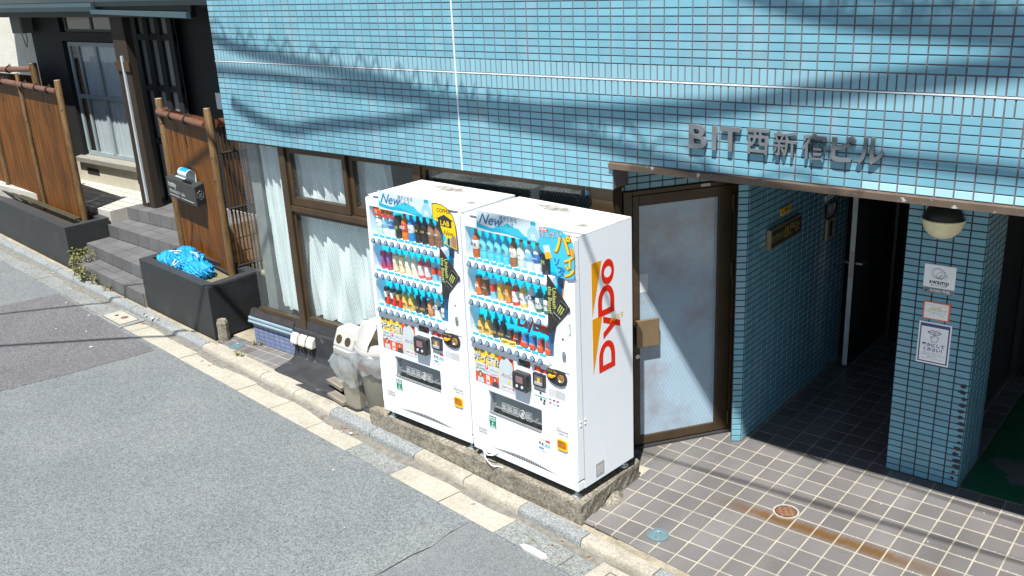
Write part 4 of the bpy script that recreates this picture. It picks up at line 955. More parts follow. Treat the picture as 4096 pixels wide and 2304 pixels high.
        for rr0, c in ((0.024, (230, 110, 40)), (0.019, (240, 200, 60)), (0.014, (60, 170, 190)), (0.009, (240, 244, 246))):
            decal('rainbow_print', [(0.961+rr0*math.cos(math.pi*k/12), 1.186+rr0*math.sin(math.pi*k/12)) for k in range(13)], flat('rb_%d' % c[0], c), 0.0014+0.0005*(0.03-rr0)*100, 0.0003, gs)
    else:
        s3 = s2; base = (0.654, 0.688)
    bx, bz_ = base
    decal('header_print', rc(bx+0.072, bx+0.112, bz_-0.022, bz_-0.004), flat('sticker_red', (232, 66, 36)), 0.0009, 0.0004, s3)
    for i in range(4): decal('bottle_print', rr(bx+0.066+0.012*i, bx+0.074+0.012*i, bz_-0.062, bz_-0.034, 0.002), flat('mini_cyan', (90, 190, 214)), 0.0009, 0.0004, s3)
    for x, z in ((0.014, 0.042), (0.040, 0.044)): decal('icon_print', disc(bx+x, bz_-z, 0.010, 10), flat('icon_slate', (90, 96, 110)), 0.0009, 0.0004, s3)
    decal('icon_print', rc(bx+0.006, bx+0.050, bz_-0.088, bz_-0.074), flat('mini_blue', (90, 150, 190)), 0.0009, 0.0004, s3)
    for k in range(3): tx('コンビニ決済対応', 0.010, bx+0.035, bz_-0.014-0.044*k, txg, 0.0009, s3)
    ins = decal('sticker', rc(0.790, 0.945, 0.662, 0.728), stw, 0.0, 0.0006)
    for k in range(5): tx('お問い合わせ先 自動販売機の管理会社', 0.0085, 0.867, 0.719-0.0115*k, txg, 0.0007, ins)
    ad = decal('sticker', rc(0.833, 0.979, 0.388, 0.452), stw, 0.0, 0.0006); tx('ここの住所は', 0.012, 0.862, 0.442, txg, 0.0007, ad); tx('新宿区西新宿', 0.017, 0.905, 0.422, ink, 0.0007, ad); tx('西新宿ビル前', 0.014, 0.915, 0.400, ink, 0.0007, ad)
    gp = decal('sticker', rc(0.183, 0.254, 0.233, 0.331), flat('power_green', (20, 140, 106)), 0.0, 0.0008)
    tx('Green', 0.022, 0.218, 0.317, stw, 0.0009, gp, bold=0.04); tx('Power', 0.022, 0.218, 0.299, stw, 0.0009, gp, bold=0.04); tx('WIND', 0.019, 0.218, 0.243, stw, 0.0009, gp, bold=0.03)
    decal('turbine_print', [(0.216, 0.250), (0.221, 0.250), (0.2195, 0.272), (0.217, 0.272)], stw, 0.0009, 0.0004, gp)
    for a in (100, 220, 340): decal('turbine_print', [(0.218+0.003*math.cos(R(a+90)), 0.272+0.003*math.sin(R(a+90))), (0.218+0.018*math.cos(R(a)), 0.272+0.018*math.sin(R(a))), (0.218-0.003*math.cos(R(a+90)), 0.272-0.003*math.sin(R(a+90)))], stw, 0.0014, 0.0004, gp)
    tg = decal('sticker', rc(0.065, 0.153, 0.154, 0.196), flat('tag_grey', (140, 146, 152)), 0.0, 0.0008); decal('panel_print', rc(0.072, 0.146, 0.161, 0.189), stw, 0.0009, 0.0004, tg); tx('自販機番号', 0.012, 0.109, 0.180, txg, 0.0014, tg); tx('0120-559-552', 0.010, 0.109, 0.168, txg, 0.0014, tg)
    # ---- delivery slot
    part('delivery_bay', MB().add([(0.186, 0.012, 0.346), (0.708, 0.012, 0.346), (0.708, 0.10, 0.40), (0.186, 0.10, 0.40), (0.708, 0.06, 0.522), (0.186, 0.06, 0.522)], [(0, 1, 2, 3), (3, 2, 4, 5)]), mat('bay_grey', (0.030, 0.029, 0.028), rough=0.4, var=0.2), T)
    fl = part('delivery_flap', MB().add([(0.190, fy(0.36)+0.002, 0.352), (0.704, fy(0.36)+0.002, 0.352), (0.704, 0.010, 0.520), (0.190, 0.010, 0.520)], [(0, 1, 2, 3)]), V_FLAP, T)
    part('flap_edge', MB().box(0.188, 0.706, fy(0.35)-0.002, fy(0.35)+0.004, 0.350, 0.366), mat('flap_clear', (0.32, 0.33, 0.34), rough=0.12, metal=0.4, var=0.1), fl)
    stk = flat('flap_print', (205, 208, 210))
    for x0, x1 in ((0.318, 0.372), (0.378, 0.430), (0.436, 0.486), (0.560, 0.612)):
        for a in (((x0, 0.402), (x1, 0.402)), ((x0, 0.466), (x1, 0.466)), ((x0, 0.402), (x0, 0.466)), ((x1, 0.402), (x1, 0.466))):
            part('line_print', MB().tube([(a[0][0], -0.0165+(a[0][1]-0.40)*0.06, a[0][1]), (a[1][0], -0.0165+(a[1][1]-0.40)*0.06, a[1][1])], 0.0012, 5), stk, fl)
        for k in range(4): part('line_print', MB().box(x0+0.006, x1-0.006-0.008*(k % 2), -0.0175, -0.0160, 0.452-0.010*k, 0.4555-0.010*k), stk, fl)
    part('emblem_print', MB().tube([(0.523+0.028*math.cos(i*math.pi/12), -0.015, 0.434+0.032*math.sin(i*math.pi/12)) for i in range(25)], 0.0028, 5), stk, fl)
    part('emblem_print', MB().py(disc(0.523, 0.434, 0.014, 12, 0.018), -0.016, -0.014), stk, fl)
    for x, z in ((0.245, 0.43), (0.660, 0.43)): part('flap_stud', MB().cyl((x, 0.0, z), (x, -0.02, z), 0.012, n=12), V_CHROME, fl)
    # ---- coin return
    ylw2 = mat('return_yellow', S(246, 186, 16, 1.3), rough=0.3, var=0.04)
    rt = part('coin_return', MB().prism(rr(0.858, 0.953, 0.280, 0.365, 0.016, 6), front, 0.0, 0.010), ylw2, T, bev=0.004)
    decal('return_cover', rr(0.868, 0.943, 0.305, 0.357, 0.010, 5), mat('return_amber', S(176, 106, 12, 1.3), rough=0.12, var=0.2, scale=20), 0.0102, 0.002, rt)
    # ---- feet
    for x in (0.055, W-0.055):
        for y in (0.02, MD-0.05):
            ft = part('foot', MB().cyl((x, y, -0.072), (x, y, 0.002), 0.011, n=12), V_GALV, T)
            part('foot_plate', MB().lathe([(0.034, 0), (0.036, 0.004), (0.034, 0.012), (0.020, 0.018), (0.018, 0.026), (0.011, 0.027)], 16).xf(Matrix.Translation((x, y, -0.0728))), V_GALV, ft, smooth=35)
    # dark gasket strips on the roof front edge
    part('roof_gasket', MB().box(0.085, 0.99, 0.004, 0.024, MH-0.006, MH+0.006), mat('gasket', S(104, 116, 130, 1.6), rough=0.5, var=0.1), T)
    # ---- side marks
    if kind == 'right':
        def side(p, q, t): return (W+t, p, q)
        for k, tri in enumerate(([(0.168, 1.614), (0.272, 1.614), (0.166, 1.240)], [(0.165, 1.226), (0.271, 1.226), (0.165, 0.822)])):
            part('logo_triangle', MB().prism(tri, side, 0.0, 0.0012), ORANGE, T)
        # letters read upward; local (s along reading, t = letter height) -> (depth, height)
        def glyph(outer, inner, h0):
            def P(p): return (0.402-p[1], h0+p[0])
            o = [P(p) for p in outer]; mb = MB()
            if inner:
                i_ = [P(p) for p in inner]; n = len(o)
                vs = [(W, *p) for p in o]+[(W, *p) for p in i_]+[(W+0.0013, *p) for p in o]+[(W+0.0013, *p) for p in i_]
                fs = []
                for k in range(n):
                    k2 = (k+1) % n
                    fs += [(2*n+k, 2*n+k2, 3*n+k2, 3*n+k), (k, k2, 2*n+k2, 2*n+k), (n+k, n+k2, 3*n+k2, 3*n+k)]
                mb.add(vs, fs)
            else:
                mb.prism(o, side, 0.0, 0.0013)
            part('letter', mb, RED, T)
        def dshape(w_, h_, m_):
            pts = [(m_, m_), (m_, h_-m_)]; n = 14
            for k in range(n+1):
                a = math.pi/2-math.pi*k/n
                pts.append((w_*0.42+(w_*0.58-m_)*max(0, math.cos(a))**0.9, h_/2+(h_/2-m_)*math.sin(a)))
            return pts
        glyph(dshape(0.215, 0.175, 0.0), dshape(0.215, 0.175, 0.042), 0.812)
        glyph(dshape(0.210, 0.175, 0.0), dshape(0.210, 0.175, 0.042), 1.218)
        glyph([(0.0, 0.123), (0.046, 0.123), (0.088, 0.048), (0.122, 0.123), (0.165, 0.123), (0.085, -0.062), (0.040, -0.062), (0.066, -0.003)], None, 1.048)
        oo = lambda r1, r2: [(0.085+r1*math.cos(2*math.pi*k/24), 0.066+r2*math.sin(2*math.pi*k/24)) for k in range(24)]
        glyph(oo(0.088, 0.068), oo(0.040, 0.040), 1.432)
        text('ASKR', 0.060, Matrix.Translation((W+0.0018, 0.425, 1.165)) @ Matrix.Rotation(R(90), 4, 'Z') @ Matrix.Rotation(R(90), 4, 'X'), mat('spray_yellow', S(240, 205, 40, 1.2), rough=0.6), T, name='graffiti', shear=0.2, align='CENTER', bold=-0.005)
        pl = part('rating_plate', MB().prism(rc(0.168, 0.258, 0.028, 0.135), side, 0.0, 0.0015), V_GREY, T)
        part('label_print', MB().prism(rc(0.182, 0.244, 0.042, 0.110), side, 0.0016, 0.0022), mat('plate_grey2', (0.42, 0.42, 0.42), rough=0.4, var=0.2, scale=60), pl)
        part('door_seam', MB().prism(rc(0.0425, 0.0465, 0.066, 1.815), side, -0.001, 0.0006), V_GREY, T)
        for z in (0.50, 0.53):
            part('screw', MB().lathe([(0.008, 0), (0.007, 0.004), (0, 0.006)], 10).xf(Matrix.Translation((W, 0.062, z)) @ Matrix.Rotation(R(90), 4, 'Y')), V_WHITE, T)
            part('screw', MB().lathe([(0.008, 0), (0.007, 0.004), (0, 0.006)], 10).xf(Matrix.Translation((W, 0.015, z)) @ Matrix.Rotation(R(90), 4, 'Y')), V_WHITE, T)
        part('power_cord', MB().tube([(0.09, -0.03, 0.06), (0.12, -0.045, 0.02), (0.17, -0.05, 0.0), (0.22, -0.045, 0.012), (0.26, -0.03, 0.045), (0.24, -0.01, 0.06)], 0.006, 6), V_WHITE, T)
        part('power_cord', MB().tube([(0.10, -0.03, 0.055), (0.15, -0.06, -0.03), (0.22, -0.065, -0.066), (0.30, -0.03, -0.068)], 0.004, 6), V_WHITE, T)
    # brand sticker on the pane
    if kind == 'right':
        decal('pane_sticker', [(0.455, 1.172), (0.81, 1.172), (0.842, 1.10), (0.838, 1.03), (0.70, 1.06), (0.60, 1.10), (0.50, 1.155)], mat('sticker_brown', S(150, 84, 44, 1.3), rough=0.4, var=0.25, scale=14), -0.094, 0.001)
        tx('DyDo', 0.125, 0.585, 1.108, RED, -0.090, bold=0.035)
        for x in (0.375, 0.448): part('hot_wedge', MB().add([(x+0.048, 0.02, 0.952), (x+0.080, 0.02, 0.952), (x+0.056, 0.035, 1.03), (x+0.074, 0.035, 1.03), (x+0.048, 0.06, 0.952), (x+0.080, 0.06, 0.952)], [(0, 1, 3, 2), (0, 2, 4), (1, 5, 3), (2, 3, 5, 4)]), RED, T)
        for i in range(6, 10): part('hot_tag', MB().box(0.091+0.073*i-0.004, 0.091+0.073*i+0.040, 0.006, 0.022, 0.955, 0.990), mat('tag_orange', S(246, 96, 36, 1.3), rough=0.4), T, bev=0.004)
    else:
        decal('pane_sticker', [(0.075, 1.752), (0.29, 1.752), (0.28, 1.715), (0.20, 1.705), (0.13, 1.70), (0.085, 1.72)], ORANGE, -0.010, 0.001)
        tx('DyDo', 0.095, 0.185, 1.712, RED, -0.008, bold=0.035)
        for i in range(3): part('hot_wedge', MB().add([(0.091+0.073*i+0.016, 0.015, 0.952), (0.091+0.073*i+0.050, 0.015, 0.952), (0.091+0.073*i+0.026, 0.03, 1.03), (0.091+0.073*i+0.046, 0.03, 1.03), (0.091+0.073*i+0.016, 0.06, 0.952), (0.091+0.073*i+0.050, 0.06, 0.952)], [(0, 1, 3, 2), (0, 2, 4), (1, 5, 3), (2, 3, 5, 4)]), RED, T)
    return T
M2L = (-0.556, -0.620, 0.2236)
M1L = (-1.619, -0.554, 0.2236)
VM2 = machine('vending_machine', 'right vending machine with red brand lettering on its side panel', M2L, R(-4.62), 1.039, 'right')
VM1 = machine('vending_machine', 'left vending machine with yellow coffee sign beside the rubbish bins', M1L, R(-2.40), 1.026, 'left')
# ---- drinks in the display
def prof(kind):
    if kind == 'pet': return [(0.029, 0), (0.031, 0.006), (0.031, 0.05), (0.0285, 0.058), (0.031, 0.066), (0.031, 0.125), (0.026, 0.150), (0.013, 0.176), (0.012, 0.184)], 0.184, 0.204, 0.0135, (0.066, 0.130)
    if kind == 'slim': return [(0.028, 0), (0.0295, 0.006), (0.0295, 0.12), (0.024, 0.145), (0.0125, 0.158), (0.012, 0.162)], 0.162, 0.178, 0.014, (0.03, 0.115)
    if kind == 'can': return [(0.023, 0), (0.0265, 0.006), (0.0265, 0.150), (0.023, 0.160), (0.022, 0.163)], 0.163, 0.1645, 0.0215, (0.012, 0.148)
    if kind == 'short': return [(0.024, 0), (0.0265, 0.005), (0.0265, 0.098), (0.0235, 0.106), (0.0225, 0.108)], 0.108, 0.1095, 0.022, (0.010, 0.097)
    if kind == 'tall': return [(0.027, 0), (0.030, 0.006), (0.030, 0.165), (0.025, 0.178), (0.0245, 0.180)], 0.180, 0.1815, 0.024, (0.012, 0.163)
    if kind == 'bcan': return [(0.027, 0), (0.030, 0.006), (0.030, 0.095), (0.026, 0.120), (0.0185, 0.134), (0.0185, 0.138)], 0.138, 0.158, 0.0195, (0.012, 0.092)
PM = {}
def drink(T, mname, row, i, kind, body, lab, capc, word, wcol, desc, band=None):
    zs_ = {0: 1.5265, 1: 1.2415, 2: 0.9465}
    pos = Vector((0.091+0.0730*i+0.004, 0.046, zs_[row]))
    M = Matrix.Translation(T.location) @ Matrix.Rotation(T.rotation_euler.z, 4, 'Z')
    w_ = M @ pos
    ords = ('first', 'second', 'third', 'fourth', 'fifth', 'sixth', 'seventh', 'eighth', 'ninth', 'last')
    lb = '%s, %s from left, %s shelf, %s machine' % (desc, ords[i], ('top', 'middle', 'bottom')[row], mname)
    if i == 9: lb = '%s, rightmost, %s shelf, %s machine' % (desc, ('top', 'middle', 'bottom')[row], mname)
    cat = 'can' if kind in ('can', 'short', 'tall', 'bcan') else 'bottle'
    D = thing('drink_'+cat, lb, cat, w_, T.rotation_euler.z, 'drinks on show in the vending machines')
    D.scale = ((1, 1, 1), (0.98, 0.98, 0.90), (0.96, 0.96, 0.86))[row]
    pr_, zc, zt, rcap, (l0, l1) = prof(kind)
    def shared_(key, mk, m):
        k = key+(m.name,)
        if k not in PM:
            me = mk().mesh(key[0]); me.materials.append(m); me.shade_smooth(); me.set_sharp_from_angle(angle=R(40)); PM[k] = me
        return PM[k]
    bm_ = mat('drink_%d_%d_%d' % body, S(*body, 1.15), rough=0.2, var=0.04, scale=20)
    link('body', shared_(('body', kind), lambda: MB().lathe(pr_, 14), bm_), None, D)
    cm_ = mat('drink_%d_%d_%d' % capc, S(*capc, 1.15), rough=0.25, var=0.04, scale=20)
    link('cap' if kind in ('pet', 'slim', 'bcan') else 'lid', shared_(('cap', kind), lambda: MB().lathe([(rcap, zc), (rcap, zt), (rcap*0.8, zt+0.001), (0, zt+0.0012)], 14), cm_), None, D)
    lm_ = mat('drink_%d_%d_%d' % lab, S(*lab, 1.15), rough=0.3, var=0.06, scale=30)
    rl = max(p[0] for p in pr_)+0.0006
    a0, a1 = (l0, l1) if not band else (l0+(l1-l0)*band[0], l0+(l1-l0)*band[1])
    link('wrapper', shared_(('wrapper', kind, round(a0, 4), round(a1, 4)), lambda: MB().lathe([(rl-0.0004, a0), (rl, a0+0.001), (rl, a1-0.001), (rl-0.0004, a1)], 14), lm_), None, D)
    if word:
        wm = mat('drink_%d_%d_%d' % wcol, S(*wcol, 1.15), rough=0.4, var=0.04, scale=20)
        sz = 0.044 if len(word) == 1 else (0.052/len(word) if ord(word[0]) < 128 else 0.044/len(word))*1.35
        text(word, sz, frame_xz(0.0, -rl-0.0018, (a0+a1)/2), wm, D, bold=0.01, align='CENTER')
W_, K_, G_ = (236, 242, 246), (34, 34, 36), (200, 204, 208)
R2 = [
 [('pet', (176, 92, 36), (232, 226, 214), (190, 120, 70), '麦茶', K_, 'amber barley tea bottle with white label')]+
 [('pet', (84, 196, 222), (120, 214, 234), (110, 206, 230), '水', (20, 60, 90), 'clear cyan water bottle')]*4+
 [('pet', (150, 100, 66), (226, 220, 210), (110, 64, 36), 'ミルク', (90, 50, 30), 'brown and white milk coffee bottle'), ('pet', (186, 214, 206), (232, 240, 238), (200, 60, 50), 'CIDER', (20, 120, 80), 'clear soda bottle with green lettering'),
  ('pet', (206, 224, 232), (120, 190, 226), (190, 50, 50), 'Water', W_, 'pale milk water bottle with blue label'), ('pet', (214, 222, 226), (60, 110, 180), (190, 160, 70), 'LEMON', W_, 'white lemon bottle with blue label'),
  ('tall', (30, 30, 32), (44, 46, 44), (150, 156, 160), 'M', (170, 190, 90), 'tall black energy drink can')],
 [('can', (90, 84, 82), (238, 120, 40), (150, 156, 160), 'M', W_, 'grey and orange coffee can'), ('can', (226, 220, 206), (130, 80, 50), G_, 'RICAN', W_, 'cream and brown american coffee can'),
  ('can', (150, 206, 228), (226, 70, 40), G_, None, K_, 'light blue tomato juice can'), ('can', (160, 212, 232), (244, 196, 70), G_, '冷やし', (30, 90, 150), 'light blue pineapple soda can'),
  ('can', (190, 60, 40), (236, 150, 60), (80, 60, 50), 'Dym', W_, 'orange and red energy can'), ('slim', (216, 60, 44), (236, 236, 226), (230, 226, 216), 'APPLE', (190, 40, 40), 'red apple drink bottle'),
  ('slim', (240, 190, 80), (238, 236, 230), (230, 226, 216), 'MIX', (90, 50, 120), 'yellow fruit mix bottle'), ('slim', (230, 226, 220), (44, 74, 120), G_, '紅茶', W_, 'white milk tea bottle with navy disc'),
  ('slim', (60, 108, 92), (220, 226, 220), (70, 120, 104), '葉の茶', K_, 'dark green tea bottle'), ('slim', (60, 108, 92), (220, 226, 220), (70, 120, 104), '葉の茶', K_, 'dark green tea bottle')],
 [('bcan', (216, 172, 80), (232, 190, 96), (120, 96, 66), '微糖', (70, 46, 20), 'gold bottle can of coffee')]*2+[('bcan', (40, 42, 48), (52, 54, 60), (40, 36, 34), '珈琲', (210, 180, 80), 'black bottle can of coffee')]*2+
 [('short', (40, 36, 36), (70, 58, 54), (196, 206, 214), 'BLACK', W_, 'short black coffee can')]*2+[('short', (24, 110, 170), (30, 120, 184), (226, 226, 220), 'Esse', W_, 'short blue coffee can')]*2+[('short', (158, 62, 44), (170, 70, 50), (236, 232, 228), 'Esse', W_, 'short russet coffee can')]*2]
L1 = [
 [('pet', (176, 206, 196), (232, 240, 236), (40, 140, 90), 'CIDER', (20, 120, 80), 'clear soda bottle with green lettering'), ('pet', (206, 224, 232), (120, 190, 226), (200, 210, 216), 'Water', W_, 'pale milk water bottle with blue label'),
  ('pet', (214, 222, 226), (60, 110, 180), (190, 160, 70), 'LEMON', W_, 'white lemon bottle with blue label'), ('tall', (26, 26, 28), (40, 42, 38), (150, 156, 160), 'M', (170, 190, 90), 'tall black energy drink can'),
  ('pet', (206, 116, 40), (200, 70, 40), (140, 70, 40), '紅茶', W_, 'orange tea bottle with red label'), ('pet', (30, 130, 200), (206, 226, 236), (60, 130, 200), 'WINTE', (30, 90, 160), 'bright blue sports drink bottle')]+
 [('pet', (40, 38, 38), (30, 28, 28), (60, 60, 62), 'LAB', (230, 190, 60), 'black coffee bottle with gold label')]*2+[('pet', (128, 92, 70), (150, 112, 88), (90, 66, 52), 'LAB', W_, 'brown latte bottle')]*2,
 [('can', (196, 60, 110), (150, 90, 160), (200, 180, 140), None, W_, 'pink and purple grape can')]*2+[('can', (240, 150, 50), (250, 226, 190), G_, 'オレ', (60, 60, 60), 'orange fruit milk can')]*2+[('slim', (232, 226, 190), (240, 236, 214), W_, 'はちみつ', (120, 100, 40), 'pale yellow honey drink bottle')]*2+
 [('slim', (226, 90, 96), (240, 226, 220), (216, 170, 110), 'ピーチ', (190, 50, 70), 'pink peach nectar bottle')]*2+[('can', (150, 206, 228), (226, 70, 40), G_, None, K_, 'light blue tomato juice can')]*2,
 [('can', (70, 52, 48), (226, 218, 206), (150, 150, 156), None, K_, 'brown and cream blend coffee can')]*2+[('can', (60, 50, 44), (216, 176, 86), (150, 150, 156), None, K_, 'black and gold coffee can')]+[('bcan', (216, 172, 80), (232, 190, 96), (170, 130, 80), '微糖', (70, 46, 20), 'gold bottle can of coffee')]*2+
 [('bcan', (36, 38, 44), (48, 50, 56), (40, 36, 34), '珈琲', (210, 180, 80), 'black bottle can of coffee')]*2+[('slim', (166, 110, 66), (216, 150, 90), (150, 170, 190), 'コーヒー', W_, 'caramel coffee bottle'), ('slim', (230, 226, 220), (44, 74, 120), G_, '紅茶', W_, 'white milk tea bottle with navy disc'), ('slim', (60, 108, 92), (220, 226, 220), (70, 120, 104), '葉の茶', K_, 'dark green tea bottle')]]
for T, nm, rows in ((VM2, 'right', R2), (VM1, 'left', L1)):
    for r_, row in enumerate(rows):
        for i, sp in enumerate(row):
            bnd = (0.4, 0.85) if sp[0] in ('can',) and sp[4] is None else ((0.62, 1.0) if sp[2] == (44, 74, 120) else None)
            drink(T, nm, r_, i, *sp, band=bnd)
# ---- concrete pad
pad_m = speckle('rough_concrete', S(112, 106, 92, 2.0), S(222, 214, 196, 2.0), 70, 2.6, stainc=(0.52, 0.50, 0.46), bump=0.9, sscale=6.0)
def pad_mesh():
    mb = MB(); NX, NZ = 60, 5
    P = [(-1.86, -0.545), (0.512, -0.757), (0.515, 0.0), (-1.80, 0.035)]
    pts = []
    for k in range(4):
        a, b = P[k], P[(k+1) % 4]; n = 48 if k % 2 == 0 else 16
        for i in range(n): pts.append((a[0]+(b[0]-a[0])*i/n, a[1]+(b[1]-a[1])*i/n))
    n = len(pts); cx = sum(p[0] for p in pts)/n; cy = sum(p[1] for p in pts)/n
    zs_ = [-0.03, 0.02, 0.06, 0.10, 0.135, 0.150]; vs = []
    for j, z in enumerate(zs_):
        for x, y in pts:
            g = 0.0035*(j in (1, 2, 3)) + 0.0012
            o_ = -0.012 if j == 5 else 0
            d = Vector((x-cx, y-cy)); d.normalize()
            r_ = jit(g)+o_
            vs.append((x+d.x*r_+(0.02*(1-j/5) if False else 0), y+d.y*r_, z+(jit(0.003) if j == 5 else 0)))
    m = len(zs_); fs = [(j*n+i, j*n+(i+1) % n, (j+1)*n+(i+1) % n, (j+1)*n+i) for j in range(m-1) for i in range(n)]
    fs.append(tuple(range((m-1)*n, m*n)))
    return mb.add(vs, fs)
solo('concrete_pad', pad_mesh(), pad_m, 'rough concrete plinth under both vending machines', 'plinth')
solo('mortar_lump', MB().grid(lambda a, b: (0.52+0.07*math.sin(a*3.14)*(1-b)+0.0, -0.50+0.26*a, 0.055*b*math.sin(a*3.14)+0.002+jit(0.004)), 14, 5), pad_m, 'spilled mortar lump against the plinth side on the tiles', 'mortar', smooth=60)
# ================================================================ bins, mat, planks beside the machines
BIN = mat('bin_beige', S(172, 168, 150, 2.0), rough=0.5, var=0.08, scale=6, col2=S(140, 136, 118, 2.0), mix=(0.6, 0.8), mscale=4)
LID = mat('bin_lid_white', S(244, 244, 238, 2.75), rough=0.42, var=0.05, scale=5)
HOLE = mat('bin_hole', S(66, 54, 26, 1.6), rough=0.7, var=0.2)
def bag_mat():
    m = bpy.data.materials.new('clear_bag'); m.use_nodes = True
    t = m.node_tree; N = t.nodes.new; L = t.links.new
    t.nodes.remove(t.nodes['Principled BSDF'])
    tr = N('ShaderNodeBsdfTransparent'); tr.inputs[0].default_value = (0.94, 0.97, 0.99, 1)
    tl = N('ShaderNodeBsdfTranslucent'); tl.inputs[0].default_value = (0.88, 0.93, 0.96, 1)
    df = N('ShaderNodeBsdfDiffuse'); df.inputs[0].default_value = (0.88, 0.93, 0.96, 1)
    gl = N('ShaderNodeBsdfGlossy'); gl.inputs['Roughness'].default_value = 0.22
    a = N('ShaderNodeMixShader'); a.inputs[0].default_value = 0.5; L(tl.outputs[0], a.inputs[1]); L(df.outputs[0], a.inputs[2])
    b = N('ShaderNodeMixShader'); b.inputs[0].default_value = 0.24; L(tr.outputs[0], b.inputs[1]); L(a.outputs[0], b.inputs[2])
    c = N('ShaderNodeMixShader'); c.inputs[0].default_value = 0.2; L(b.outputs[0], c.inputs[1]); L(gl.outputs[0], c.inputs[2])
    L(c.outputs[0], t.nodes['Material Output'].inputs[0])
    MATS['clear_bag'] = m; return m
BAG = bag_mat()
def sqring(r, z, n, c, sq, ph=0.0):
    o = []
    for k in range(n):
        t = 2*math.pi*k/n+ph; x, y = math.cos(t), math.sin(t); q_ = max(abs(x), abs(y)); g = (1-sq)+sq/q_
        o.append((c[0]+r*x*g, c[1]+r*y*g, z))
    return o
def bag(parent, c, z0, z1, r0, r1, sq, seed):
    rnd = random.Random(seed); n, m = 72, 16; mb = MB(); vs = []
    for j in range(m+1):
        f = j/m; z = z0+(z1-z0)*f
        bul = math.sin(math.pi*min(1, (1-f)*1.25))
        base = r0+(r1-r0)*f+0.035*bul
        for (x, y, _) in sqring(base, z, n, (0, 0), sq):
            k = math.atan2(y, x)
            w_ = 1+0.05*math.sin(k*7+f*4+seed)+0.06*(1-abs(math.sin(k*6.5-f*5+seed)))**3+0.04*(1-abs(math.sin(k*9+f*8)))**3+rnd.uniform(-0.012, 0.012)
            vs.append((c[0]+x*w_, c[1]+y*w_, z+0.012*math.sin(k*5+seed)*(1-f)+(rnd.uniform(-0.012, 0.012) if j == 0 else 0)))
    mb.add(vs, [(j*n+k, j*n+(k+1) % n, (j+1)*n+(k+1) % n, (j+1)*n+k) for j in range(m) for k in range(n)])
    return part('plastic_bag', mb, BAG, parent, smooth=40)
b1 = thing('rubbish_bin', 'beige square bin with white lid holding two round holes', 'bin', (-2.215, -0.335, 0.0), R(-5), 'rubbish bins')
part('bin_body', MB().add(sqring(0.105, 0.006, 20, (0, 0), 0.85)+sqring(0.138, 0.54, 20, (0, 0), 0.85), [(k, (k+1) % 20, 20+(k+1) % 20, 20+k) for k in range(20)]+[tuple(range(19, -1, -1)), tuple(range(20, 40))]), BIN, b1, smooth=40)
part('base', MB().add(sqring(0.122, 0.0, 20, (0, 0), 0.85)+sqring(0.122, 0.016, 20, (0, 0), 0.85), [(k, (k+1) % 20, 20+(k+1) % 20, 20+k) for k in range(20)]+[tuple(range(19, -1, -1)), tuple(range(20, 40))]), V_BLACK, b1)
ld = MB(); rings = [(0.152, 0.528), (0.155, 0.535), (0.155, 0.585), (0.148, 0.592)]
vs = []
for r_, z in rings: vs += sqring(r_, z, 20, (0, 0), 0.85)
ld.add(vs, [(j*20+k, j*20+(k+1) % 20, (j+1)*20+(k+1) % 20, (j+1)*20+k) for j in range(3) for k in range(20)]+[tuple(range(19, -1, -1)), tuple(range(60, 80))])
lid1 = part('lid', ld, LID, b1, smooth=35)
part('hood', MB().px([(-0.138, 0.592), (-0.075, 0.735), (-0.05, 0.748), (0.07, 0.745), (0.135, 0.592)], -0.138, 0.138), LID, lid1, bev=0.018)
for x in (-0.062, 0.062):
    nrm = Vector((0, -0.143, 0.063)).normalized(); c = Vector((x, -0.1085, 0.659))
    part('hole', MB().cyl(c+nrm*0.0, c+nrm*0.0025, 0.040, n=22), HOLE, lid1)
bag(b1, (0, 0), 0.26, 0.535, 0.148, 0.146, 0.6, 3)
b2 = thing('rubbish_bin', 'larger rounded bin with white domed lid against the left vending machine', 'bin', (-1.872, -0.325, 0.0), R(0), 'rubbish bins')
vs = []; rr_ = [(0.150, 0.075), (0.158, 0.085), (0.205, 0.640), (0.206, 0.660)]
for r_, z in rr_: vs += sqring(r_, z, 28, (0, 0), 0.22)
part('bin_body', MB().add(vs, [(j*28+k, j*28+(k+1) % 28, (j+1)*28+(k+1) % 28, (j+1)*28+k) for j in range(3) for k in range(28)]+[tuple(range(27, -1, -1)), tuple(range(84, 112))]), BIN, b2, smooth=40)
part('base', MB().lathe([(0.125, 0.0), (0.13, 0.075)], 24), V_BLACK, b2)
vs = []; rr_ = [(0.222, 0.640), (0.226, 0.648), (0.224, 0.690), (0.205, 0.720), (0.175, 0.800), (0.13, 0.868), (0.07, 0.893), (0.0, 0.898)]
lid2 = part('lid', MB().lathe(rr_, 32), LID, b2, smooth=30)
part('rim_band', MB().lathe([(0.228, 0.640), (0.231, 0.645), (0.231, 0.672), (0.228, 0.678)], 32), LID, lid2, smooth=30)
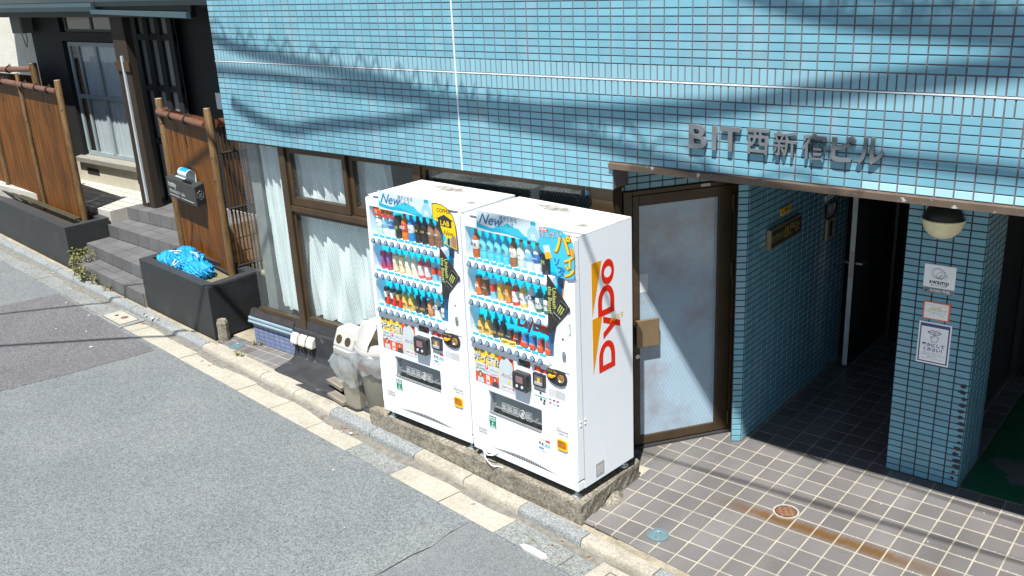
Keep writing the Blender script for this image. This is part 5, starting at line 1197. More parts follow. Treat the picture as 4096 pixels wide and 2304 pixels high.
for a in (R(-155), R(-50)):
    def pd(da, z, off):
        r_ = 0.205 if z < 0.725 else (0.205-(z-0.72)/0.08*0.03 if z < 0.80 else 0.175-(z-0.80)/0.068*0.045)
        return ((r_+off)*math.cos(a+da), (r_+off)*math.sin(a+da), z)
    part('opening', MB().add([pd(R(-20), 0.735, 0.012), pd(R(20), 0.735, 0.012), pd(R(12), 0.80, 0.016), pd(0, 0.858, 0.014), pd(R(-12), 0.80, 0.016)], [(0, 1, 2, 3, 4)]), HOLE, lid2)
    part('hood', MB().add([pd(R(-24), 0.715, 0.004), pd(R(-24), 0.715, 0.040), pd(R(-3), 0.885, 0.020), pd(R(-3), 0.885, -0.02), pd(R(-21), 0.72, 0.040), pd(0, 0.872, 0.022)], [(0, 1, 2, 3), (1, 4, 5, 2), (0, 3, 5, 4)]), LID, lid2)
    part('hood', MB().add([pd(R(24), 0.715, 0.004), pd(R(24), 0.715, 0.040), pd(R(3), 0.885, 0.020), pd(R(3), 0.885, -0.02), pd(R(21), 0.72, 0.040), pd(0, 0.872, 0.022)], [(0, 1, 2, 3), (1, 4, 5, 2), (0, 3, 5, 4)]), LID, lid2)
bag(b2, (0, 0), 0.45, 0.648, 0.205, 0.220, 0.2, 8)
text('DyDo', 0.070, Matrix.Translation((-0.070, -0.185, 0.50)) @ Matrix.Rotation(R(-12), 4, 'Z') @ Matrix.Rotation(R(95), 4, 'X'), mat('bag_red', S(190, 60, 90, 1.4), rough=0.5), b2, bold=0.03, align='CENTER')
part('label_plate', MB().box(-0.13, -0.08, -0.128, -0.123, 0.10, 0.135), mat('slate_plate', S(110, 120, 126, 1.5), rough=0.5), b2)
MAT_M = mat('rubber_mat', S(58, 60, 64, 2.0), rough=0.6, var=0.25, scale=6, col2=S(150, 150, 148, 2.2), mix=(0.60, 0.72), mscale=5, bump=0.3, bscale=14)
prof_ = [(0.046, 0.34), (0.042, 0.20), (0.035, 0.09), (0.01, 0.03), (-0.05, 0.012), (-0.12, 0.008), (-0.30, 0.006)]
def matfn(a, b):
    k = b*(len(prof_)-1); i = min(int(k), len(prof_)-2); f = k-i
    y = prof_[i][0]+(prof_[i+1][0]-prof_[i][0])*f; z = prof_[i][1]+(prof_[i+1][1]-prof_[i][1])*f
    x0 = -3.59+0.07*max(0, b-0.5)*2; x = x0+(-1.9-x0)*a
    if b > 0.8: y -= (b-0.8)*5*0.13*(a*1.0)
    return (x, y-0.003*math.sin(a*30), z+0.004*math.sin(a*21+b*9)*(b > 0.5))
mo = solo('rubber_sheet', MB().grid(matfn, 50, 24), MAT_M, 'black rubber sheet curling from the wall down onto the pavement', 'mat', smooth=60)
sd = mo.modifiers.new('th', 'SOLIDIFY'); sd.thickness = 0.005; sd.offset = 1
solo('rubber_mat', MB().pz([(-3.06, -0.405), (-2.42, -0.435), (-2.30, -0.36), (-3.0, -0.335)], 0.002, 0.0075), MAT_M, 'narrow strip of black rubber at the kerb edge', 'mat')
OUT = mat('outlet_white', S(236, 232, 220, 1.9), rough=0.45, var=0.05)
for i, x in enumerate((-3.545, -3.425, -3.305)):
    o = thing('outlet_cover', ('leftmost', 'middle', 'rightmost')[i]+' white outdoor socket cover of the three on the low wall', 'socket', (x, 0.044, 0.175), 0, 'outdoor socket covers')
    part('cover', MB().px([(0.0, 0.0), (-0.062, 0.0), (-0.062, 0.028), (-0.045, 0.085), (-0.02, 0.108), (0.0, 0.112)], -0.050, 0.050), OUT, o, bev=0.010)
    part('plug', MB().box(-0.022, 0.022, -0.05, -0.015, -0.022, 0.001), V_BLACK, o)
    part('cable', MB().tube([(0, -0.035, -0.02), (0.01, -0.04, -0.06), (0.03, -0.02, -0.12), (0.05, -0.05, -0.16)], 0.006, 6), V_BLACK, o)
PLK = mat('weathered_plank', S(150, 142, 128, 2.0), rough=0.8, var=0.3, scale=5, stretch=(0.6, 8, 8), bump=0.4, bscale=30)
for k, (x, y, z, lb) in enumerate(((-2.60, -0.26, 0.055, 'upper weathered grey plank under the square bin'), (-2.43, -0.40, 0.012, 'lower weathered grey plank on the rubber sheet by the kerb'))):
    o = solo('plank', MB().box(-0.15, 0.14, -0.045, 0.045, 0, 0.035), PLK, lb, 'plank', 'planks under the bin', bev=0.004)
    o.location = (x, y, z); o.rotation_euler = (0, 0, R(-12))
solo('plank_block', MB().box(-2.66, -2.56, -0.22, -0.12, 0.012, 0.053), PLK, 'short grey wood block propping the upper plank', 'plank')
# ================================================================ planters
PLB = mat('planter_black', S(52, 56, 58, 1.9), rough=0.55, var=0.12, scale=5, col2=S(74, 78, 80, 1.9), mix=(0.55, 0.75), mscale=3, bump=0.12, bscale=30)
PLT = mat('planter_top', S(74, 78, 84, 2.6), rough=0.5, var=0.1, scale=4, col2=S(225, 225, 220, 2.4), mix=(0.70, 0.72), mscale=22)
def planter(name, label, outer, wall_t, h, dark=False):
    T = thing(name, label, 'planter', (outer[0][0], outer[0][1], 0), 0, 'black planters')
    O = [Vector((p[0]-outer[0][0], p[1]-outer[0][1])) for p in outer]
    n = len(O); c = sum(O, Vector((0, 0)))/n
    inner = []
    for i in range(n):
        a, b, d = O[i-1], O[i], O[(i+1) % n]
        e1 = (b-a).normalized(); e2 = (d-b).normalized()
        n1 = Vector((-e1.y, e1.x)); n2 = Vector((-e2.y, e2.x))
        bis = (n1+n2).normalized(); inner.append(b+bis*(wall_t/max(0.3, bis.dot(n1))))
    for i in range(n):
        j = (i+1) % n
        quad = [O[i], O[j], inner[j], inner[i]]
        part('side', MB().pz([(p.x, p.y) for p in quad], 0.0, h-0.012), PLB, T)
        part('coping', MB().pz([(p.x, p.y) for p in quad], h-0.0118, h), PLT, T)
    part('soil', MB().pz([(p.x, p.y) for p in inner], 0.0, h-0.10), soil if dark else mat('planter_soil', S(150, 146, 110, 2.4), rough=0.95, var=0.4, scale=60, bump=1.0, bscale=90), T)
    return T
RP = planter('planter', 'black box planter holding a blue net, in front of the right reed fence', [(-6.41, 0.045), (-4.745, -0.14), (-4.73, 0.54), (-6.40, 0.62)], 0.11, 0.60)
# ribbed horizontal relief on its right hand side
rib = MB()
for k in range(52):
    z = 0.012+k*0.0112
    rib.add([(-4.7445, -0.135, z), (-4.7385, -0.135, z+0.0028), (-4.7445, -0.135, z+0.0065), (-4.7295, 0.53, z), (-4.7235, 0.53, z+0.0028), (-4.7295, 0.53, z+0.0065)], [(0, 1, 4, 3), (1, 2, 5, 4), (0, 3, 5, 2)])
part('ribbing', rib.xf(Matrix.Translation((6.41, -0.045, 0))), PLB, RP, kind='stuff')
LP = planter('planter', 'long black planter under the left reed fence', [(-13.5, 0.865), (-8.72, 0.30), (-8.69, 0.92), (-13.5, 1.45)], 0.11, 0.59, dark=True)
solo('marker_stone', MB().lathe([(0.062, 0.0), (0.066, 0.05), (0.060, 0.13), (0.064, 0.20), (0.050, 0.235), (0.0, 0.24)], 7), pad_m, 'small rough stone post at the corner of the black planter', 'stone', loc=(-4.66, -0.085, 0))
# crumpled blue net
NET = mat('blue_net', S(0, 168, 232, 1.8), rough=0.6, var=0.16, scale=18, bump=0.6, bscale=140)
def lump(cx, cy, cz, rx, ry, rz_, seed, n=84, m=44):
    rnd = random.Random(seed); P = [(rnd.uniform(2, 8), rnd.uniform(2, 8), rnd.uniform(0, 6)) for _ in range(7)]
    def fn(a, b):
        t = 2*math.pi*a; p = math.pi*(b-0.5); d = Vector((math.cos(p)*math.cos(t), math.cos(p)*math.sin(t), math.sin(p)))
        s_ = 1.0
        for i, (u_, v_, w_) in enumerate(P): s_ += (0.085*(1-abs(math.sin(u_*d.x*2.2+v_*d.y*1.6+w_*d.z*2+w_)))**2.2-0.018)*(1 if i < 4 else 0.55)+(0.018*(1-abs(math.sin(u_*d.x*6+v_*d.z*5+w_)))**3)
        return (cx+rx*d.x*s_, cy+ry*d.y*s_, max(cz-rz_*0.55, cz+rz_*d.z*s_))
    return MB().grid(fn, n, m)
netT = thing('garbage_net', 'crumpled bright blue garbage net lying in the black planter', 'net', (-5.62, 0.20, 0.5))
part('net', lump(-0.08, 0.06, 0.10, 0.26, 0.16, 0.15, 5), NET, netT, smooth=50)
part('net', lump(-0.46, 0.07, 0.07, 0.20, 0.13, 0.11, 9), NET, netT, smooth=50)
part('net', lump(0.16, 0.02, 0.06, 0.22, 0.14, 0.11, 13), NET, netT, smooth=50)
part('net', lump(-0.20, 0.12, 0.17, 0.15, 0.11, 0.09, 21), NET, netT, smooth=50)
CORD = mat('white_cord', S(235, 240, 240, 2.0), rough=0.7)
for pts in ([(-0.30, -0.03, 0.235), (-0.2, -0.02, 0.25), (-0.10, 0.0, 0.262), (-0.06, -0.05, 0.25), (-0.14, -0.06, 0.245)], [(0.02, -0.12, 0.19), (0.0, -0.17, 0.15), (-0.06, -0.15, 0.16), (-0.07, -0.10, 0.19)], [(0.06, 0.02, 0.265), (0.14, 0.04, 0.26), (0.19, 0.02, 0.22)]):
    part('cord', MB().tube(pts, 0.008, 6), CORD, netT, smooth=60)
# ================================================================ reed fences
POST = mat('fence_post_wood', S(118, 90, 50, 1.6), rough=0.65, var=0.22, scale=4, stretch=(9, 9, 1.2), bump=0.4, bscale=30, col2=S(84, 62, 34, 1.6), mix=(0.5, 0.62), mscale=6)
REED = mat('reed_brown', S(108, 66, 20, 1.65), rough=0.32, var=0.32, scale=3, stretch=(3, 3, 0.8), island=0.38, spec=0.6)
BAMB = mat('bamboo_rail', S(128, 84, 58, 1.8), rough=0.3, var=0.15, scale=5, stretch=(1, 6, 6), spec=0.6)
ROPE = mat('black_rope', (0.010, 0.010, 0.010), rough=0.8)
PTOP = mat('post_top', S(196, 186, 160, 2.2), rough=0.8, var=0.1)
def fpost(T, p, z0, z1, r=0.043):
    o = part('post', MB().lathe([(r*1.02, z0), (r, z0+(z1-z0)*0.5), (r*0.97, z1-0.004), (r*0.90, z1)], 14, (p[0], p[1], 0)), POST, T, smooth=40)
    part('post_end', MB().lathe([(r*0.9, z1), (0, z1+0.003)], 14, (p[0], p[1], 0)), PTOP, o)
    for k in range(3):
        a = random.uniform(R(200), R(330)); z = z0+(z1-z0)*random.uniform(0.15, 0.9); q = (p[0]+r*0.99*math.cos(a), p[1]+r*0.99*math.sin(a), z)
        part('knot', MB().cyl(q, (q[0]+0.004*math.cos(a), q[1]+0.004*math.sin(a), z), 0.014, 0.010, 8), POST, o)
def reeds(T, a, b, z0, z1, pitch, kind_, r=0.0062, wob=0.004):
    a = Vector(a); b = Vector(b); n = int((b-a).length/pitch); mb = MB(); e = (b-a).normalized(); nn = Vector((e.y, -e.x))
    for i in range(n):
        p = a+(b-a)*((i+0.5)/n); w1, w2 = jit(wob), jit(wob)
        one = MB().tube([(p.x+e.x*w1, p.y+e.y*w1, z0), (p.x+nn.x*w2, p.y+nn.y*w2, (z0+z1)/2), (p.x+e.x*w2, p.y+e.y*w2, z1)], r*random.uniform(0.85, 1.15), 5)
        if kind_ == 'parts': part('reed', one, REED, T)
        else: mb.add(one.v, one.f)
    if kind_ != 'parts': part('reed_screen', mb, REED, T, kind='stuff')
def rail(T, a, b, r, ties, m=BAMB):
    a = Vector(a); b = Vector(b); path = []; rad = []
    n = 60
    for i in range(n+1):
        f = i/n; path.append(a+(b-a)*f); k = (f*(b-a).length/0.28) % 1
        rad.append(r*(1.08 if k < 0.06 else 1.0)*(1+0.03*math.sin(f*5)))
    o = part('rail', MB().tube(path, rad, 12), m, T, smooth=50)
    e = (b-a).normalized(); s_ = Vector((e.y, -e.x, 0))
    for f in ties:
        p = a+(b-a)*f
        loop = [p+e*(0.010*math.sin(t*2))+s_*(r*1.18*math.cos(t))+Vector((0, 0, r*1.18*math.sin(t))) for t in [i*2*math.pi/16 for i in range(17)]]
        part('rope_tie', MB().tube(loop, 0.009, 6), ROPE, o)
        part('rope_tail', MB().tube([p+s_*r*1.2, p+s_*(r*1.4)+Vector((0.01, 0, -0.12)), p+s_*(r*1.2)+e*0.03+Vector((0, 0, -0.30))], 0.006, 5), ROPE, o)
        part('rope_bow', MB().tube([p+Vector((0, 0, r*1.2)), p+e*0.07+Vector((0, 0, r*1.2+0.03)), p+e*0.10+Vector((0, 0, r*1.25)), p+e*0.02+Vector((0, 0, r*1.25))], 0.006, 5), ROPE, o)
FR = thing('reed_fence', 'brown reed fence panel with the black mailbox on it', 'fence', (-5.05, 0.39, 0.0))
off = Matrix.Translation((5.05, -0.39, 0))
class Loc:  # builds in world coordinates under a thing placed elsewhere
    pass
def world_under(T):
    """children added after this are given in world coordinates"""
    T.location = (0, 0, 0)
world_under(FR)
pa, pb = (-6.448, 0.665), (-5.047, 0.385)
fpost(FR, pa, 0.45, 2.385); fpost(FR, pb, 0.45, 2.392)
reeds(FR, (-6.40, 0.672), (-5.09, 0.410), 0.50, 2.28, 0.0165, 'stuff', r=0.0082)
rail(FR, (-6.44, 0.64, 2.235), (-5.09, 0.36, 2.215), 0.040, (0.30, 0.62))
part('cross_rail', MB().tube([(-6.44, 0.705, 1.35), (-5.06, 0.435, 1.35)], 0.016, 8), ROPE, FR)
part('cross_rail', MB().tube([(-6.44, 0.66, 0.53), (-5.06, 0.385, 0.53)], 0.02, 8), ROPE, FR)
FS = thing('reed_fence', 'open reed screen running back beside the window of the blue building', 'fence')
reeds(FS, (-5.045, 0.47), (-4.86, 1.62), 0.50, 2.22, 0.042, 'parts', r=0.0105, wob=0.006)
rail(FS, (-5.03, 0.44, 2.225), (-4.84, 1.66, 2.235), 0.045, (), BAMB)
for z in (0.62, 1.28, 1.9): part('cross_rail', MB().tube([(-5.03, 0.455, z), (-4.84, 1.64, z)], 0.013, 8), ROPE, FS)
part('far_post', MB().lathe([(0.05, 0.0), (0.05, 2.35)], 10, (-4.84, 1.70, 0)), POST, FS)
FL = thing('reed_fence', 'long brown reed fence standing in the left planter', 'fence')
fpost(FL, (-8.965, 0.72), 0.42, 2.49); fpost(FL, (-10.485, 0.885), 0.42, 2.51, 0.030); fpost(FL, (-12.0, 1.05), 0.42, 2.5)
reeds(FL, (-10.46, 0.915), (-9.0, 0.755), 0.55, 2.36, 0.0165, 'stuff', r=0.0082); reeds(FL, (-12.6, 1.14), (-10.5, 0.92), 0.55, 2.36, 0.0165, 'stuff', r=0.0082)
rail(FL, (-10.46, 0.86, 2.36), (-9.0, 0.70, 2.345), 0.037, (0.18, 0.50, 0.80)); rail(FL, (-12.6, 1.09, 2.38), (-10.50, 0.865, 2.36), 0.037, (0.7,))
for k in range(3): part('bamboo_pole', MB().tube([(-12.6, 1.02+0.035*k, 0.585-0.0*k), (-9.05, 0.63+0.035*k, 0.585)], 0.015, 8), mat('bamboo_pale', S(84, 76, 52, 2.2), rough=0.5, var=0.2), FL)
FB = thing('reed_fence', 'short reed fence behind, against the white stucco wall', 'fence')
fpost(FB, (-11.50, 1.60), 0.5, 2.54, 0.06)
rail(FB, (-13.4, 1.62, 2.38), (-11.53, 1.58, 2.45), 0.045, (0.55,))
reeds(FB, (-13.4, 1.66), (-11.56, 1.64), 0.6, 2.34, 0.045, 'parts', r=0.012)
part('cross_rail', MB().tube([(-13.4, 1.63, 2.13), (-11.5, 1.61, 2.17)], 0.02, 8), ROPE, FB)
# mailbox on the right fence
e = Vector((pb[0]-pa[0], pb[1]-pa[1], 0)).normalized(); ang = math.atan2(e.y, e.x)
MBX = thing('mailbox', 'black mailbox with white lettering hung on the reed fence', 'mailbox', (-6.345, 0.530, 1.265), ang)
BXM = mat('mailbox_black', S(56, 58, 56, 1.5), rough=0.45, var=0.1, scale=5)
part('box', MB().px([(0.0, 0.0), (0.0, 0.228), (0.115, 0.262), (0.115, 0.02)], 0.0, 0.855), BXM, MBX, bev=0.004)
part('side_panel', MB().px([(0.012, 0.02), (0.012, 0.215), (0.103, 0.242), (0.103, 0.035)], 0.8555, 0.8575), mat('mailbox_side', (0.015, 0.015, 0.016), rough=0.3), MBX)
part('slot_strip', MB().add([(0.15, 0.055, 0.2455), (0.70, 0.055, 0.2455), (0.70, 0.080, 0.2530), (0.15, 0.080, 0.2530)], [(0, 1, 2, 3)]), mat('strip_white', S(215, 235, 240, 2.2), rough=0.3), MBX)
WL = flat('mail_white', (200, 205, 205), f=1.4)
text('nestay', 0.095, frame_xz(0.05, -0.002, 0.165), WL, MBX, bold=0.012)
text('villa tokyo shinjuku', 0.062, frame_xz(0.06, -0.002, 0.085), WL, MBX, bold=0.004)
part('underline', MB().box(0.06, 0.79, -0.0025, -0.001, 0.030, 0.036), WL, MBX)
hexp = [(0.058+0.043*math.cos(R(60*k+30)), 0.125+0.052*math.sin(R(60*k+30))) for k in range(7)]
part('emblem', MB().tube([(0.859, p[0], p[1]) for p in hexp], 0.0028, 5), mat('emblem_grey', S(110, 116, 116, 1.2), rough=0.5), MBX)
part('emblem', MB().tube([(0.859, 0.045, 0.10), (0.859, 0.045, 0.15), (0.859, 0.058, 0.15), (0.859, 0.058, 0.10), (0.859, 0.072, 0.10), (0.859, 0.072, 0.15)], 0.0028, 5), MATS['emblem_grey'], MBX)
FLY = thing('flyer', 'curled blue and white flyer sticking out of the mailbox slot', 'flyer', (-6.345, 0.530, 1.265), ang)
def curl(a, b):
    t = b*R(300); r_ = 0.055
    if b < 0.35:
        return (0.48+0.26*a, 0.085, 0.245+0.10*b/0.35)
    t = (b-0.35)/0.65*R(250)
    return (0.48+0.26*a, 0.085-r_+r_*math.cos(t)*1.0, 0.345+r_*math.sin(t)*1.0)
fo = part('sheet', MB().grid(curl, 2, 30), mat('flyer_white', S(225, 236, 240, 1.7), rough=0.4), FLY, smooth=180)
def curl2(a, b):
    p = curl(0.08+0.84*a, 0.50+0.22*b); c = Vector((p[0], 0.03, 0.345)); d = (Vector(p)-c).normalized()
    return tuple(Vector(p)+d*0.0012)
part('print', MB().grid(curl2, 2, 14), mat('flyer_blue', S(20, 160, 205, 1.7), rough=0.4, var=0.05), FLY, smooth=180)
# ================================================================ steps
STP = mat('step_tile', S(132, 132, 133, 2.4), rough=0.5, var=0.14, scale=3, island=0.10, world=True, bump=0.15, bscale=40)
steps = thing('entrance_steps', 'grey tiled steps climbing between the two black planters', 'steps')
sx0, sx1 = -8.68, -6.42
levels = [(0.0, 0.160, 0.20), (0.160, 0.325, 0.455), (0.325, 0.50, 0.845), (0.50, 0.675, 1.20)]
def yl(x, y0): return y0-0.115*(x+8.0)*(1 if y0 < 0.5 else 0.45 if y0 < 0.9 else 0.0)
for k, (z0, z1, y0) in enumerate(levels):
    yb = 1.9
    part('step', MB().pz([(sx0, yl(sx0, y0)+0.012), (sx1, yl(sx1, y0)+0.012), (sx1, yb), (sx0, yb)], z0-0.02, z1-0.008), MATS['floor_grout'], steps)
    n = 8; dxs = (sx1-sx0)/n
    yn = levels[k+1][2] if k < 3 else 1.86
    for i in range(n):
        xa, xb = sx0+dxs*i+0.004, sx0+dxs*(i+1)-0.004
        part('riser_tile', MB().add([(xa, yl(xa, y0), z0+0.006), (xb, yl(xb, y0), z0+0.006), (xb, yl(xb, y0), z1-0.002), (xa, yl(xa, y0), z1-0.002), (xa, yl(xa, y0)+0.011, z0+0.006), (xb, yl(xb, y0)+0.011, z0+0.006), (xb, yl(xb, y0)+0.011, z1-0.009), (xa, yl(xa, y0)+0.011, z1-0.009)],
             [(0, 1, 2, 3), (0, 4, 5, 1), (1, 5, 6, 2), (3, 2, 6, 7), (0, 3, 7, 4)]), STP, steps)
        ya = yl(xa, y0)
        ye = (yl(xa, yn) if k < 3 else yn)
        m_ = 2
        for j in range(m_ if k < 3 else 3):
            mm = m_ if k < 3 else 3
            f0, f1 = j/mm, (j+1)/mm
            p = lambda x, f: (x, yl(x, y0)+0.001+(((yl(x, yn) if k < 3 else yn)-yl(x, y0))*f))
            a_, b_, c_, d_ = p(xa, f0), p(xb, f0), p(xb, f1), p(xa, f1)
            part('tread_tile', MB().pz([a_, b_, (c_[0], c_[1]-0.006), (d_[0], d_[1]-0.006)], z1-0.0075, z1+jit(0.0008)), STP if k < 4 else STP, steps)
# ================================================================ dark timber house
BLKW = mat('charred_timber', (0.006, 0.007, 0.0075), rough=0.7, var=0.2, scale=3, stretch=(8, 8, 1))
GREYP = mat('house_panel_grey', (0.17, 0.185, 0.19), rough=0.7, var=0.1, scale=3)
FRM = mat('house_window_frame', (0.24, 0.29, 0.31), rough=0.5, var=0.1, scale=5)
TIMB = mat('old_post_wood', S(44, 34, 22, 1.3), rough=0.7, var=0.35, scale=4, stretch=(9, 9, 1), bump=0.3, bscale=30)
CREAM = mat('house_plinth', S(222, 216, 196, 2.0), rough=0.8, var=0.12, scale=3, col2=S(150, 140, 118, 2.0), mix=(0.62, 0.8), mscale=4)
HS = thing('timber_house', 'dark timber house with white curtained window behind the fences', 'building')
HY = 1.875
part('porch_floor', MB().box(-13.5, sx0-0.005, 0.95, HY+0.1, 0.2, 0.672), mat('porch_concrete', S(240, 236, 224, 2.5), rough=0.75, var=0.15, scale=2, stretch=(0.5, 6, 1)), HS)
for k in range(5): part('porch_joint', MB().box(-13.5, sx0-0.006, 1.02+0.17*k, 1.03+0.17*k, 0.668, 0.6735), mat('joint_grey', S(120, 112, 100, 2.6), rough=0.9), HS)
part('plinth', MB().box(-11.95, -8.55, HY-0.03, HY+0.1, 0.60, 0.985), CREAM, HS)
part('vent_hole', MB().box(-10.92, -10.55, HY-0.034, HY-0.028, 0.80, 0.90), BLKW, HS); part('vent_hole', MB().box(-9.42, -9.1, HY-0.034, HY-0.028, 0.80, 0.90), BLKW, HS)
part('wall', MB().box(-11.93, -10.98, HY, HY+0.1, 0.985, 4.2), BLKW, HS)
part('wall', MB().box(-10.98, -9.30, HY+0.10, HY+0.16, 0.985, 4.2), BLKW, HS)
part('wall', MB().box(-10.98, -9.30, HY-0.01, HY+0.10, 2.86, 2.99), BLKW, HS)
part('wall', MB().box(-9.30, -8.55, HY, HY+0.1, 0.985, 4.2), BLKW, HS)
part('wall', MB().box(-8.55, -4.02, HY+0.02, HY+0.1, 0.60, 4.2), BLKW, HS)
part('wall', MB().box(-11.93, -11.83, HY+0.1, 6, 0.0, 4.2), BLKW, HS)
part('sill', MB().px([(HY-0.10, 1.07), (HY-0.10, 1.00), (HY+0.1, 0.985), (HY+0.1, 1.10)], -11.1, -9.30), mat('sill_wood', S(150, 148, 138, 1.7), rough=0.6, var=0.15, stretch=(1, 8, 8)), HS)
hw = part('window', MB().box(-10.93, -9.36, HY+0.055, HY+0.095, 1.10, 1.16), FRM, HS)
for (a0, a1, c0, c1) in ((-10.93, -10.87, 1.16, 2.84), (-9.42, -9.36, 1.16, 2.84), (-10.87, -9.42, 2.78, 2.84), (-10.87, -9.42, 1.99, 2.05), (-10.15, -10.085, 1.16, 1.99), (-10.15, -10.085, 2.05, 2.78), (-10.66, -10.62, 1.16, 1.99), (-10.66, -10.62, 2.05, 2.78)):
    part('frame', MB().box(a0, a1, HY+0.050, HY+0.085, c0, c1), FRM, hw)
for (a0, a1) in ((-10.62, -10.15), (-10.085, -9.42), (-10.87, -10.66)):
    for (c0, c1) in ((1.16, 1.99), (2.05, 2.78)): part('pane', MB().box(a0, a1, HY+0.066, HY+0.069, c0, c1), glass('house_glass', (0.92, 0.95, 0.96), 0.05), hw)
hc = solo('curtain', MB().grid(lambda a, b: (-10.60+1.18*a, HY+0.088+0.006*math.sin(a*60)+0.003*math.sin(a*133), 1.16+1.62*b), 120, 2), mat('house_curtain', (0.55, 0.57, 0.58), rough=0.9, var=0.06), 'grey white curtain in the window of the dark house', 'curtain', smooth=180)
uw = part('window', MB().box(-10.93, -9.30, HY+0.055, HY+0.095, 2.99, 3.03), mat('upper_frame', (0.10, 0.10, 0.09), rough=0.6), HS)
for x in (-10.92, -10.14, -9.40): part('frame', MB().box(x, x+0.05, HY+0.055, HY+0.09, 3.03, 3.5), MATS['upper_frame'], uw)
part('pane', MB().box(-10.87, -9.40, HY+0.07, HY+0.074, 3.03, 3.5), dark_glass, uw)
# lattice bay with grey panels
lt = part('lattice_panel', MB().box(-8.90, -7.70, HY-0.10, HY-0.06, 0.68, 3.3), GREYP, HS)
for i in range(5): part('lattice_bar', MB().box(-8.93+0.29*i, -8.82+0.29*i, HY-0.15, HY-0.101, 0.68, 3.3), BLKW, lt)
for z in (2.92, 2.24, 1.50): part('lattice_bar', MB().box(-8.82, -7.66, HY-0.145, HY-0.102, z, z+0.075), BLKW, lt)
part('post', MB().box(-8.52, -8.20, 1.36, 1.48, 0.672, 3.3), TIMB, HS, bev=0.01)
part('drain_strip', MB().box(-8.36, -8.325, 1.335, 1.3595, 0.75, 2.75), mat('drain_white', S(205, 215, 220, 1.7), rough=0.4), HS)
part('bracket', MB().box(-8.53, -8.19, 1.34, 1.3595, 2.55, 2.68), mat('bracket_wood', S(66, 50, 28, 1.4), rough=0.7, var=0.2), HS)
ROOF = mat('roof_metal', S(34, 48, 52, 1.5), rough=0.5, metal=0.2, var=0.08, scale=3)
rf = part('roof', MB().px([(1.24, 3.39), (1.24, 3.45), (3.4, 4.35), (3.4, 4.28)], -14, -4.2), ROOF, HS)
part('gutter', MB().px([(1.20, 3.39), (1.22, 3.33), (1.28, 3.32), (1.32, 3.37), (1.32, 3.42), (1.20, 3.44)], -14, -8.62), mat('gutter_pale', S(72, 96, 104, 1.6), rough=0.45, var=0.1), rf)
part('gutter', MB().add([(-8.68, 1.21, 3.35), (-8.68, 1.27, 3.35), (-8.68, 1.27, 3.29), (-8.68, 1.21, 3.30), (-6.46, 1.21, 3.31), (-6.46, 1.27, 3.31), (-6.46, 1.27, 3.23), (-6.46, 1.21, 3.245)], [(0, 1, 2, 3), (4, 7, 6, 5), (0, 4, 5, 1), (3, 2, 6, 7), (0, 3, 7, 4), (1, 5, 6, 2)]), MATS['gutter_pale'], rf)
part('fascia_board', MB().box(-14, -6.48, 1.30, 1.36, 3.25, 3.41), ROOF, HS)
part('eave_soffit', MB().box(-14, -4.2, 1.36, HY, 3.35, 3.39), BLKW, HS)
part('notice', MB().box(-7.14, -6.99, HY+0.012, HY+0.018, 2.04, 2.25), flat('house_notice', (180, 186, 190), f=0.8), HS)
part('notice', MB().box(-7.02, -6.90, HY+0.010, HY+0.018, 2.26, 2.42), flat('house_notice2', (90, 150, 170), f=0.8), HS)
MB1 = thing('meter_box', 'dark grey meter box hanging under the eave at the house corner', 'meter box', (-12.06, 1.72, 2.98))
part('box', MB().box(0, 0.36, -0.08, 0.10, 0, 0.36), mat('meter_grey', (0.10, 0.105, 0.10), rough=0.6), MB1, bev=0.006)
part('door', MB().box(0.03, 0.33, -0.086, -0.0805, 0.03, 0.33), mat('meter_door', (0.07, 0.075, 0.075), rough=0.5), MB1)
part('wire', MB().tube([(0.1, 0.02, 0), (0.12, 0.03, -0.16), (0.18, 0.02, -0.22), (0.22, 0.03, -0.12), (0.25, 0.02, 0.0)], 0.006, 5), ROPE, MB1)
STUC = mat('white_stucco', S(226, 224, 214, 1.6), rough=0.95, var=0.06, scale=5, bump=1.0, bscale=45)
solo('neighbour_wall', MB().box(-22, -11.98, 2.6, 2.8, -0.1, 6), STUC, 'sunlit white stucco wall beyond the left fence', 'wall')
# ================================================================ drain covers
def disc_cover(name, label, x, y, r, z=0.0, rust=False):
    T = thing(name, label, 'drain cover', (x, y, z), 0, 'round drain covers')
    ring = mat('drain_ring', S(205, 208, 200, 2.4), rough=0.6, var=0.2, scale=30)
    part('ring', MB().lathe([(r*1.0, -0.01), (r*1.0, 0.006), (r*0.86, 0.006), (r*0.86, -0.01)], 32), ring if rust else mat('drain_steel', S(150, 180, 190, 2.4), rough=0.4, metal=0.3, var=0.08, scale=14), T)
    if rust:
        rm = mat('rusty_iron', S(118, 70, 48, 2.4), rough=0.75, var=0.3, scale=30, bump=0.5, bscale=120)
        part('plate', MB().lathe([(r*0.855, -0.012), (r*0.855, 0.001), (0, 0.001)], 28), rm, T)
        for k in range(-2, 3):
            l = math.sqrt(max(0, 0.72**2-(k*0.26)**2))*r
            part('rib', MB().box(-l, l, k*0.26*r-0.004, k*0.26*r+0.004, 0.001, 0.006), mat('worn_iron', S(176, 132, 104, 2.4), rough=0.6, var=0.2), T)
        for k in range(-1, 2): part('rib', MB().box(k*0.4*r-0.004, k*0.4*r+0.004, -0.6*r, 0.6*r, 0.0012, 0.0055), MATS['worn_iron'], T)
        T.rotation_euler.z = R(35)
    else:
        part('plate', MB().lathe([(r*0.855, -0.012), (r*0.855, 0.003), (r*0.62, 0.004), (r*0.60, 0.0025), (0, 0.0025)], 28), MATS['drain_steel'], T)
        for y_ in (-0.4, 0.4): part('key_hole', MB().cyl((0, y_*r, 0.002), (0, y_*r, 0.0042), r*0.06, n=10), V_BLACK, T)
